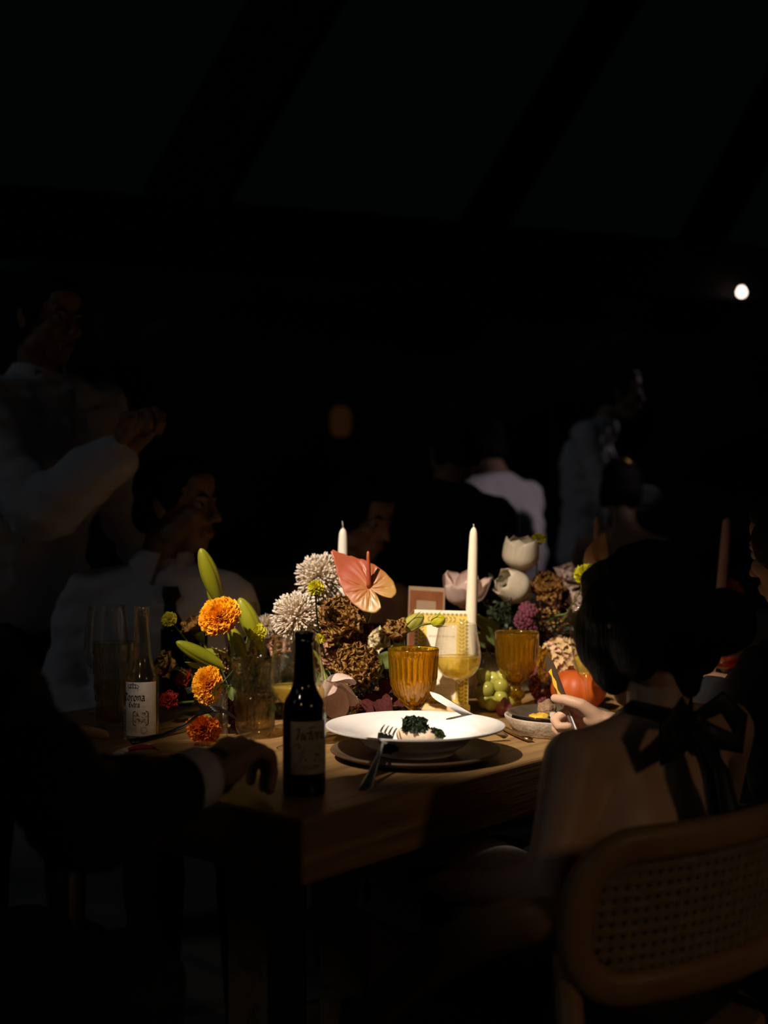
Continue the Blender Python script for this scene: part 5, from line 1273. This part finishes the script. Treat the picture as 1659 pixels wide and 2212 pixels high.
def hair_up(g):
    g.ell((0, -.024, .036), (.082, .100, .090)); g.ell((0, -.075, -.02), (.066, .046, .060)); g.ell((0, .040, .085), (.056, .046, .032))
    for s in (-1, 1): g.ell((s * .066, .010, .020), (.020, .046, .056)); g.ell((s * .066, -.040, -.03), (.022, .048, .060))
def hair_bun(g):
    hair_up(g)
    for s in (-1, 1): g.ell((s * .060, .040, -.006), (.022, .046, .060)); g.ell((s * .056, .025, -.050), (.022, .044, .046))
    g.ell((0, .040, .070), (.058, .048, .040))
    g.ell((0, -.150, -.030), (.052, .048, .050)); g.ell((0, -.105, -.020), (.040, .040, .040))
    g.capsule((0, -.08, -.06), .030, (0, -.06, -.10), .022)
def hair_long(g):
    hair_up(g)
    for s in (-1, 1): g.capsule((s * .070, -.01, .02), .026, (s * .078, -.03, -.10), .030); g.capsule((s * .078, -.03, -.10), .030, (s * .085, -.02, -.25), .026)
    g.capsule((-.05, -.09, -.02), .036, (-.05, -.08, -.28), .034); g.capsule((.05, -.09, -.02), .036, (.05, -.08, -.28), .034); g.capsule((0, -.095, 0), .04, (0, -.09, -.30), .034)
def shirt_of(J, k=1.0, e=.013, sleeve=.95): return lambda: (torso_caps(G(), J, k, e, True, sleeve=sleeve), .010, .013)
def trousers_of(J, k=1.0): return lambda: (leg_caps(torso_low(J, k), J, k, .012), .013, .004)
def torso_low(J, k):
    g = G(); X = (V(J['rs']) - V(J['ls'])).normalized(); pv = V(J['pv']); g.capsule(pv - X * .075 * k, .112 * k, pv + X * .075 * k, .112 * k); g.capsule(pv, .118 * k, pv + V((0, 0, .06)), .115 * k); return g
def skirt_of(J, k=.9): return lambda: (leg_caps(torso_low(J, k), J, k, .014, skirt=True), .013, .004)
def shoes_of(J, m='suit'):
    def fn():
        g = G(); f = V(J['fwd']).normalized()
        for n in 'lr': a = V(J[n + 'a']); b = a.copy(); b.z = .045; g.capsule(b - f * .04, .040, b + f * .14, .034); g.capsule(b, .042, a + V((0, 0, .02)), .044)
        return g, .010, 0
    return fn
def collar_of(J, fwd, k=1.0, open_=.0):
    """stand-up collar with two folded points"""
    def fn():
        nk = V(J['nk']); f = V(fwd).normalized(); f.z = 0; f.normalize(); r = V((f.y, -f.x, 0)); g = G(); n = 22
        up = (V(J['hd']) - nk).normalized()
        def fold(i, j):
            a = math.radians(18 + open_ * 40) + (2 * PI - 2 * math.radians(18 + open_ * 40)) * i     # from front right round the back to front left
            d = f * math.cos(a) - r * math.sin(a) * -1
            front = max(0, math.cos(a)) ** 2
            rr = (.066 + .016 * j) * k; z = .030 - .034 * j - front * (.012 + .045 * j); return nk + d * (rr + front * .014 * j) + up * z
        g.grid(fold, 40, 4); g.grid(lambda i, j: fold(1 - i, j) + (fold(1 - i, j) - nk).normalized() * -.0025, 40, 4)
        return g, 0, 0
    return fn

# --- woman with the bun in the foreground, seen from behind
F1 = V((-.57, .82, 0)); X1 = V((.82, .57, 0))
J = dict(hd=(.380, 1.905, .982), face=(-.57, .82, -.32), nk=(.392, 1.850, .868), ls=(.258, 1.762, .812), rs=(.508, 1.930, .828), ch=(.372, 1.832, .715), pv=(.352, 1.765, .535),
         le=(.212, 1.70, .655), lw=(.128, 1.84, .615), re=(.535, 2.065, .690), rw=(.378, 2.125, .797), fwd=F1, k=.86, hk=.97)
J.update(sit(J['pv'], F1, X1)); J1 = J
def bodice():
    g = G(); pv, ch = V(J1['pv']), V(J1['ch']); k = .86
    for s in (-1, 1): g.capsule(pv + X1 * s * .045, .100 * k + .012, pv.lerp(ch, .35) + X1 * s * .042, .090 * k + .010)
    for s in (-1, 1): g.capsule(pv.lerp(ch, .5) + X1 * s * .045 + F1 * .03, .080, ch + X1 * s * .055 + F1 * .055, .075)
    return g, .010, .003
W1, HM1, off1 = person('dark-haired woman with low bun and bare back, holding a knife', J, 'skin', [('bodice', 'dress', bodice), ('skirt', 'dress', skirt_of(J, .86)), ('shoes', 'dress', shoes_of(J))], hair_bun, True,
    hands={'r': ((-.66, .74, .05), (.66, .45, .58), ((1.1, 1.45, .9), (1.2, 1.5, .9), (1.25, 1.5, .9), (1.3, 1.5, .9)), .90, .0, (.62, .10, .75)), 'l': ((-.55, .75, -.05), (-.2, .1, .9), (.35, .45, .3), .88)})
# ribbon bow at the nape and its tails down the back
gr_ = G(); nb = V((.425, 1.792, .862))
def ribbon(pts, w0, w1, tw=0):
    pts = [V(p) for p in pts]; m = len(pts) - 1
    def fn(i, j):
        q = i * m; a = int(min(q, m - 1)); p = pts[a].lerp(pts[a + 1], q - a); return p + X1 * ((j - .5) * (w0 + (w1 - w0) * i)) - F1 * (.004 * math.sin(j * 5 + i * 4))
    gr_.grid(fn, 18, 4)
ribbon([nb, V((.440, 1.752, .80)), V((.447, 1.728, .72)), V((.430, 1.702, .63)), V((.415, 1.685, .575))], .030, .055)
ribbon([nb, V((.455, 1.752, .80)), V((.467, 1.735, .72)), V((.452, 1.715, .64))], .028, .046)
for s in (-1, 1):
    cpt = nb + X1 * s * .075 - F1 * .020 + V((0, 0, -.015)); loop = [nb, nb + X1 * s * .04 + V((0, 0, .024)) - F1 * .02, cpt + V((0, 0, .010)), cpt - V((0, 0, .022)), nb + X1 * s * .035 + V((0, 0, -.026)) - F1 * .016, nb]
    gr_.tube(loop, [.006, .012, .013, .013, .012, .006], 8, squash=(.35, 1.3))
gr_.ell(nb - F1 * .006, (.014, .012, .014))
gr_.tube([nb, V((.345, 1.80, .880)), V((.33, 1.87, .845))], [.009, .008, .008], 8, squash=(.4, 1.2)); gr_.tube([nb, V((.44, 1.86, .885)), V((.40, 1.92, .85))], [.009, .008, .008], 8, squash=(.4, 1.2))
rb = obj('halter_ribbon', gr_, M['dress'], W1, loc=off1); sl = rb.modifiers.new('t', 'SOLIDIFY'); sl.thickness = .0015
# napkin over her lap
lk1 = V(J1['lk']); pv1 = V(J1['pv']); npk = thing('napkin', 'pale napkin draped over the lap of the woman with the bun', 'napkin', V((lk1.x, lk1.y, .40)))
def nap(i, j):
    a = pv1 + F1 * (.16 + .30 * i) - X1 * .02; q = (j - .42) * 2.2; s = -X1 * math.sin(max(-1.3, min(1.3, q))) * .155
    z = .105 * math.cos(max(-1.5, min(1.5, q))) - .01 - max(0, abs(q) - 1.1) * .16
    p = a + s + V((0, 0, z)) + X1 * .006 * math.sin(9 * i + 5 * j); return p - npk.location
no = obj('cloth', G().grid(nap, 22, 30), mat('pale_linen', (.62, .60, .60), .9, (.70, .68, .68), 8, .3, 40), npk); no.modifiers.new('t', 'SOLIDIFY').thickness = .002
# her knife, held upright in the fist
kb, kh = knife_geo(.205, .019); kt = thing('table_knife', "knife smeared with sauce held up in the woman's right hand", 'knife', group='table cutlery')
obj('blade', kb, M['steel'], kt); obj('handle', kh, M['steel'], kt)
gs2 = G().grid(lambda i, j: (.110 + .065 * i, .004 + .006 * (j - .5) * (1 + .5 * math.sin(14 * i)), .0011), 12, 3); obj('sauce_smear', gs2, M['sauce'], kt)
kA = at(1214, 1505, 2.19); kB = at(1184, 1424, 2.245); kd = (kB - kA).normalized(); lay(kt, kA - kd * .115, kB, -1.25)

# --- man at the near end of the table (only his sleeve and hand reach into the picture)
F2 = V((.6, .8, 0)); X2 = V((.8, -.6, 0))
J = dict(hd=(-.600, 1.465, 1.290), face=(.7, .7, -.15), nk=(-.62, 1.43, 1.145), ls=(-.77, 1.54, 1.03), rs=(-.47, 1.335, 1.01), ch=(-.63, 1.435, .84), pv=(-.66, 1.37, .535),
         le=(-.76, 1.78, .83), lw=(-.58, 1.95, .805), re=(-.355, 1.51, .790), rw=(-.240, 1.700, .803), fwd=F2, k=1.0)
J.update(sit(J['pv'], F2, X2)); J2 = J
def cuff(J, n, fwd_r=.034):
    def fn():
        e, w_ = V(J[n + 'e']), V(J[n + 'w']); d = (w_ - e).normalized(); p = w_ - d * .018; g = G(); g.tube([p - d * .022, p, p + d * .016, p + d * .0161, p - d * .022], [fwd_r + .003, fwd_r + .0035, fwd_r + .004, fwd_r, fwd_r], 28, False); return g, 0, 0
    return fn
def bracelet():
    e, w_ = V(J2['re']), V(J2['rw']); d = (w_ - e).normalized(); F = frame(d); c = w_ + d * .022; g = G()
    for q in (0, .011):
        for k_ in range(26): a = 2 * PI * k_ / 26; g.ell(c + d * q + F @ V((math.cos(a) * .0295, math.sin(a) * .0295, 0)), (.0033, .0033, .0033), 8, 6)
    return g, 0, 0
M1p, _, _ = person('man in black jacket at the near table end, hand by the glass plate', J, 'skindark', [('jacket', 'suit', shirt_of(J, 1.0, .020, .70)), ('shirt_cuff', 'shirt', cuff(J, 'r', .0365)), ('bead_bracelet', 'beads', bracelet), ('trousers', 'suit', trousers_of(J)), ('shoes', 'suit', shoes_of(J))], hair_short,
    hands={'r': ((.52, .74, .26), (-.22, -.30, .90), ((.55, .95, .5), (.6, 1.0, .5), (.65, 1.0, .5), (.7, 1.0, .5)), 1.05), 'l': ((.6, .7, .02), (0, 0, 1), (.10, .12, .10))})

# --- seated man with dark tie
F3 = V((.35, -.93, 0)); X3 = V((-.93, -.35, 0))
J = dict(hd=(-.492, 3.10, 1.165), face=(.93, -.36, -.06), nk=(-.535, 3.12, 1.035), ls=(-.375, 3.08, .935), rs=(-.710, 3.16, .940), ch=(-.53, 3.13, .80), pv=(-.55, 3.20, .535),
         le=(-.325, 3.13, .70), lw=(-.44, 3.03, .60), re=(-.79, 3.17, .70), rw=(-.66, 3.03, .60), fwd=F3)
J.update(sit(J['pv'], F3, X3)); J3 = J
def tie_of():
    nk = V(J3['nk']); f = F3; r = V((f.y, -f.x, 0)); g = G(); ft = nk + f * .118 + V((0, 0, -.058))
    pts = [(ft, .018), (ft + f * .012 + V((0, 0, -.020)), .022), (ft + f * .008 + V((0, 0, -.040)), .016), (ft + f * .045 + V((0, 0, -.12)), .030), (ft + f * .050 + V((0, 0, -.26)), .040), (ft + f * .045 + V((0, 0, -.34)), .028), (ft + f * .040 + V((0, 0, -.37)), .003)]
    def fn(i, j):
        q = i * (len(pts) - 1); a = int(min(q, len(pts) - 2)); p = pts[a][0].lerp(pts[a + 1][0], q - a); w_ = pts[a][1] + (pts[a + 1][1] - pts[a][1]) * (q - a); return p + r * (j - .5) * 2 * w_ - f * (.012 * (2 * j - 1) ** 2)
    g.grid(fn, 30, 6); return g, 0, 0
person('seated man in white shirt and dark tie, head turned right', J, 'skindark', [('shirt', 'shirt', shirt_of(J, 1.0, .024)), ('collar', 'shirt', collar_of(J, F3)), ('tie', 'tie', tie_of), ('trousers', 'suit', trousers_of(J)), ('shoes', 'suit', shoes_of(J))], hair_short, coarse=1.15,
       hands={'l': ((-.5, -.8, -.1), (0, 0, 1), (.3, .4, .3)), 'r': ((.3, -.9, -.1), (0, 0, 1), (.3, .4, .3))})

# --- standing man in white shirt at the left, forearm raised
F4 = V((.75, -.66, 0)); X4 = V((-.66, -.75, 0))
J = dict(hd=(-.865, 3.32, 1.640), face=(.85, -.50, -.15), nk=(-.895, 3.34, 1.500), ls=(-.76, 3.46, 1.415), rs=(-1.00, 3.20, 1.405), ch=(-.905, 3.34, 1.24), pv=(-.95, 3.36, .95),
         le=(-.71, 3.56, 1.14), lw=(-.61, 3.55, .93), re=(-.820, 3.06, 1.140), rw=(-.612, 3.01, 1.285), fwd=F4,
         lk=(-.84, 3.44, .50), la=(-.85, 3.46, .09), rk=(-1.0, 3.27, .50), ra=(-1.01, 3.29, .09))
def placket():
    nk = V(J4['nk']); r = V((F4.y, -F4.x, 0)); g = G(); top = nk + F4 * .085 - V((0, 0, .04))
    for s in (-1, 1):                            # open lapel edges and the buttoned strip below
        g.grid(lambda i, j: top + r * (s * (.050 * (1 - i) + .012) + (j - .5) * .034) + F4 * (.075 * math.sin(i * 1.5) + .012) - V((0, 0, .19 * i)), 12, 3)
    g.grid(lambda i, j: top + r * (j - .5) * .034 + F4 * (.092 + .012 * math.sin(i * 3)) - V((0, 0, .19 + .34 * i)), 14, 3)
    return g, 0, 0
J4 = J
person('man standing at the left in open-collared white shirt, hand raised', J, 'skindark', [('shirt', 'shirt', shirt_of(J, 1.0, .030, .92)), ('placket', 'shirt', placket), ('collar', 'shirt', collar_of(J, F4, 1.0, .5)), ('shirt_cuff', 'shirt', cuff(J, 'r', .044)), ('trousers', 'suit', trousers_of(J)), ('shoes', 'suit', shoes_of(J))], hair_short, coarse=1.15,
       hands={'r': ((.40, .0, .92), (-.70, .55, .30), ((.9, 1.3, .8), (.95, 1.3, .8), (1.0, 1.3, .8), (1.05, 1.3, .8)), 1.08, .1, (1.15, .25, .5)), 'l': ((.3, -.5, -.8), (.6, .5, 0), (.3, .4, .3))})

# --- woman with long black hair on the far side
F5 = V((.55, -.83, 0)); X5 = V((-.83, -.55, 0))
J = dict(hd=(-.060, 3.58, 1.135), face=(.72, -.60, -.34), nk=(-.095, 3.61, 1.005), ls=(.035, 3.53, .915), rs=(-.235, 3.68, .915), ch=(-.10, 3.61, .79), pv=(-.12, 3.66, .535),
         le=(.065, 3.56, .70), lw=(-.03, 3.49, .61), re=(-.285, 3.67, .70), rw=(-.17, 3.54, .61), fwd=F5, k=.86)
J.update(sit(J['pv'], F5, X5)); J5 = J
def strapless(J, k=.86):
    def fn():
        g = G(); pv, ch = V(J['pv']), V(J['ch']); X = (V(J['rs']) - V(J['ls'])).normalized()
        for s in (-1, 1): g.capsule(pv + X * s * .05, .112 * k, pv.lerp(ch, .5) + X * s * .045, .100 * k); g.capsule(pv.lerp(ch, .5) + X * s * .045, .100 * k, ch + X * s * .066, .108 * k)
        return g, .011, .003
    return fn
person('woman with long black hair on the far side, looking down', J, 'skindark', [('bodice', 'dress', strapless(J)), ('skirt', 'dress', skirt_of(J, .86)), ('shoes', 'dress', shoes_of(J))], hair_long, True, coarse=1.25)

# --- man in dark suit beyond, and the white-shirted guest behind him
F6 = V((-.35, .93, 0)); X6 = V((.93, .35, 0))
J = dict(hd=(.215, 4.06, 1.335), face=(-.35, .93, -.25), nk=(.195, 3.98, 1.235), ls=(.045, 3.93, 1.130), rs=(.345, 4.03, 1.125), ch=(.19, 3.96, .95), pv=(.21, 3.90, .60),
         le=(-.01, 4.02, .88), lw=(.05, 4.20, .78), re=(.40, 4.12, .86), rw=(.30, 4.26, .78), fwd=F6)
J = push(J, 1.06); J.update(sit(J['pv'], F6, X6)); J6 = J
person('man in dark jacket seen from behind, right of the long-haired woman', J, 'skindark', [('jacket', 'suit', shirt_of(J, 1.0, .022)), ('trousers', 'suit', trousers_of(J)), ('shoes', 'suit', shoes_of(J))], hair_short, coarse=1.5)
F7 = V((-.6, .8, 0)); X7 = V((.8, .6, 0))
J = dict(hd=(.335, 4.66, 1.375), face=(-.7, .7, -.3), nk=(.385, 4.60, 1.265), ls=(.275, 4.50, 1.175), rs=(.515, 4.66, 1.165), ch=(.415, 4.57, .98), pv=(.45, 4.52, .60),
         le=(.25, 4.60, .92), lw=(.20, 4.78, .80), re=(.56, 4.74, .90), rw=(.40, 4.88, .80), fwd=F7)
J = push(J, 1.20); J.update(sit(J['pv'], F7, X7)); J7 = J
person('guest in white shirt leaning over behind the man in dark jacket', J, 'skindark', [('shirt', 'shirt', shirt_of(J, 1.0, .024)), ('trousers', 'suit', trousers_of(J)), ('shoes', 'suit', shoes_of(J))], hair_short, coarse=1.5)
# --- dark-haired woman with gold clip, far end
F8 = V((.3, .95, 0)); X8 = V((.95, -.3, 0))
J = dict(hd=(.845, 4.62, 1.235), face=(.3, .95, -.1), nk=(.85, 4.58, 1.095), ls=(.70, 4.62, 1.005), rs=(.99, 4.53, 1.005), ch=(.85, 4.57, .86), pv=(.85, 4.56, .56),
         le=(.66, 4.70, .75), lw=(.76, 4.86, .74), re=(1.04, 4.60, .75), rw=(1.0, 4.80, .74), fwd=F8, k=.86)
J = push(J, 1.10); J.update(sit(J['pv'], F8, X8)); J8 = J
W3, HM3, off3 = person('dark-haired woman with golden hair clip at the far end', J, 'skindark', [('bodice', 'dress', strapless(J)), ('skirt', 'dress', skirt_of(J, .86)), ('shoes', 'dress', shoes_of(J))], hair_up, True, coarse=1.5)
obj('hair_clip', G().merge(G().tube([(-.02, -.085, .095), (.02, -.075, .110), (.055, -.06, .085)], [.006, .008, .006], 8), HM3), M['gold'], W3, loc=off3)
# --- neighbour at the right edge
F9 = V((-.765, .644, 0)); X9 = V((.644, .765, 0))
J = dict(hd=(.775, 2.43, 1.075), face=(-.62, .78, -.2), nk=(.775, 2.39, .945), ls=(.665, 2.260, .855), rs=(.875, 2.510, .865), ch=(.775, 2.380, .735), pv=(.80, 2.345, .535),
         le=(.605, 2.345, .770), lw=(.640, 2.535, .815), re=(.87, 2.60, .785), rw=(.70, 2.74, .818), fwd=F9, k=.86)
J.update(sit(J['pv'], F9, X9)); J9 = J
person('dark-haired woman cut off by the right edge, fingers on the table', J, 'skindark', [('bodice', 'dress', strapless(J)), ('jacket', 'suit', shirt_of(J, .86, .014, .8)), ('skirt', 'dress', skirt_of(J, .86)), ('shoes', 'dress', shoes_of(J))], hair_long, True, coarse=1.1,
       hands={'l': ((-.75, .55, .02), (.1, -.3, .9), (.10, .12, .10), .9), 'r': ((-.7, .3, .02), (0, 0, 1), (.10, .12, .10))})
# --- far standing guest with pale shirt
F10 = V((.95, -.2, 0))
J = dict(hd=(1.135, 6.20, 1.715), face=(.95, -.3, -.1), nk=(1.06, 6.22, 1.60), ls=(1.02, 6.41, 1.515), rs=(.94, 6.05, 1.505), ch=(.98, 6.24, 1.32), pv=(.95, 6.25, .95),
         le=(1.10, 6.45, 1.22), lw=(1.3, 6.38, 1.2), re=(1.02, 5.98, 1.22), rw=(1.25, 5.98, 1.22), fwd=F10, lk=(.96, 6.36, .5), la=(.95, 6.37, .09), rk=(.96, 6.14, .5), ra=(.95, 6.15, .09))
person('far guest standing in pale shirt beyond the tables', J, 'skindark', [('shirt', 'shirt', shirt_of(J, 1.0, .018)), ('trousers', 'suit', trousers_of(J)), ('shoes', 'suit', shoes_of(J))], hair_short, coarse=1.6)

# chairs of the other guests
def chair_for(J, label, back=.045):
    f = V(J['fwd']).normalized(); p = V(J['pv']) + f * back; p.z = 0; return dup(chair, p, math.atan2(-f.x, f.y), label)
chair_for(J2, 'cane chair of the man in the black jacket at the near end')
chair_for(J3, 'cane chair of the seated man with the tie')
chair_for(J5, 'cane chair of the long-haired woman on the far side')
chair_for(J6, 'cane chair of the man seen in dark jacket')
chair_for(J7, 'cane chair of the white-shirted guest behind the dark jacket')
chair_for(J8, 'cane chair of the woman with the golden clip')
chair_for(J9, 'cane chair of the neighbour at the right edge')

# ------------------------------------------------------------------ far lights and plants
def pendant(p, top, label, r=.030):
    p = V(p); t = thing('pendant_bulb', label, 'bulb', p, group='bare hanging bulbs')
    obj('glass_bulb', G().lathe(sm([(0, -r), (r * .7, -r * .72), (r, 0), (r * .75, r * .7), (r * .4, r * 1.3), (0, r * 1.35)], 4), 20), M['bulb'], t)
    obj('socket', G().lathe([(0, r * 1.2), (r * .45, r * 1.2), (r * .45, r * 2.6), (r * .2, r * 2.9), (0, r * 2.9)], 14), M['cord'], t)
    obj('cord', G().tube([(0, 0, r * 2.8), (0, 0, top - p.z)], .004, 6), M['cord'], t)
pendant(at(1602, 632, 8.0), 2.75, 'lit bare bulb hanging at the right, the lower one', .026)
pendant(at(1599, 606, 8.5), 2.95, 'lit bare bulb hanging at the right, the upper smaller one', .014)
lt = thing('hanging_lantern', 'dim orange lantern glowing far behind the candles', 'lantern', at(736, 945, 7.42))
obj('paper_shade', G().lathe(sm([(.03, 0), (.055, .03), (.062, .09), (.055, .15), (.03, .18)], 4), 24), M['lantern'], lt)
obj('top_ring', G().lathe([(.028, .178), (.034, .178), (.034, .19), (.028, .19), (.028, .178)], 20), M['cord'], lt); obj('bottom_ring', G().lathe([(.028, -.008), (.034, -.008), (.034, .002), (.028, .002), (.028, -.008)], 20), M['cord'], lt)
obj('cord', G().tube([(0, 0, .18), (0, 0, 2.56 - lt.location.z)], .004, 6), M['cord'], lt)
def palm(loc, h, label, seed):
    rr = random.Random(seed); t = thing('palm_plant', label, 'palm', loc, 0, 'palms in the dark'); obj('trunk', G().tube([(0, 0, 0), (.03, 0, h * .5), (0, 0, h)], [.09, .07, .06], 12), M['beam'], t)
    for k in range(11):
        a = 2 * PI * k / 11 + rr.uniform(-.2, .2); el = rr.uniform(.2, 1.2); L = rr.uniform(1.0, 1.5); d = V((math.cos(a) * math.cos(el), math.sin(a) * math.cos(el), math.sin(el))); sd = V((-math.sin(a), math.cos(a), 0)); up = sd.cross(d); g = G()
        sp_ = [V((0, 0, h)) + d * L * q - V((0, 0, 1)) * .55 * L * q * q for q in (0, .2, .4, .6, .8, 1)]; g.tube(sp_, [.012, .010, .008, .006, .004, .002], 5)
        for q in range(22):
            u = .12 + .86 * q / 21; i = u * 5; p = sp_[int(min(i, 4))].lerp(sp_[int(min(i, 4)) + 1], i - int(min(i, 4)))
            for s in (-1, 1):
                e = p + (sd * s * .8 + d * .6).normalized() * .30 * math.sin(PI * (.15 + .8 * u)) - V((0, 0, .06)); m_ = (p + e) / 2 + V((0, 0, .02)); g.add([p, m_ + d * .013, e, m_ - d * .013], [(0, 1, 2, 3)])
        obj('frond', g, M['palm'], t, smooth=False)
palm(V((1.3, 9.8, 0)), 2.0, 'large palm in the dark behind the far guests', 2)
palm(V((-2.2, 10.5, 0)), 2.3, 'palm in the dark behind the standing man', 3)
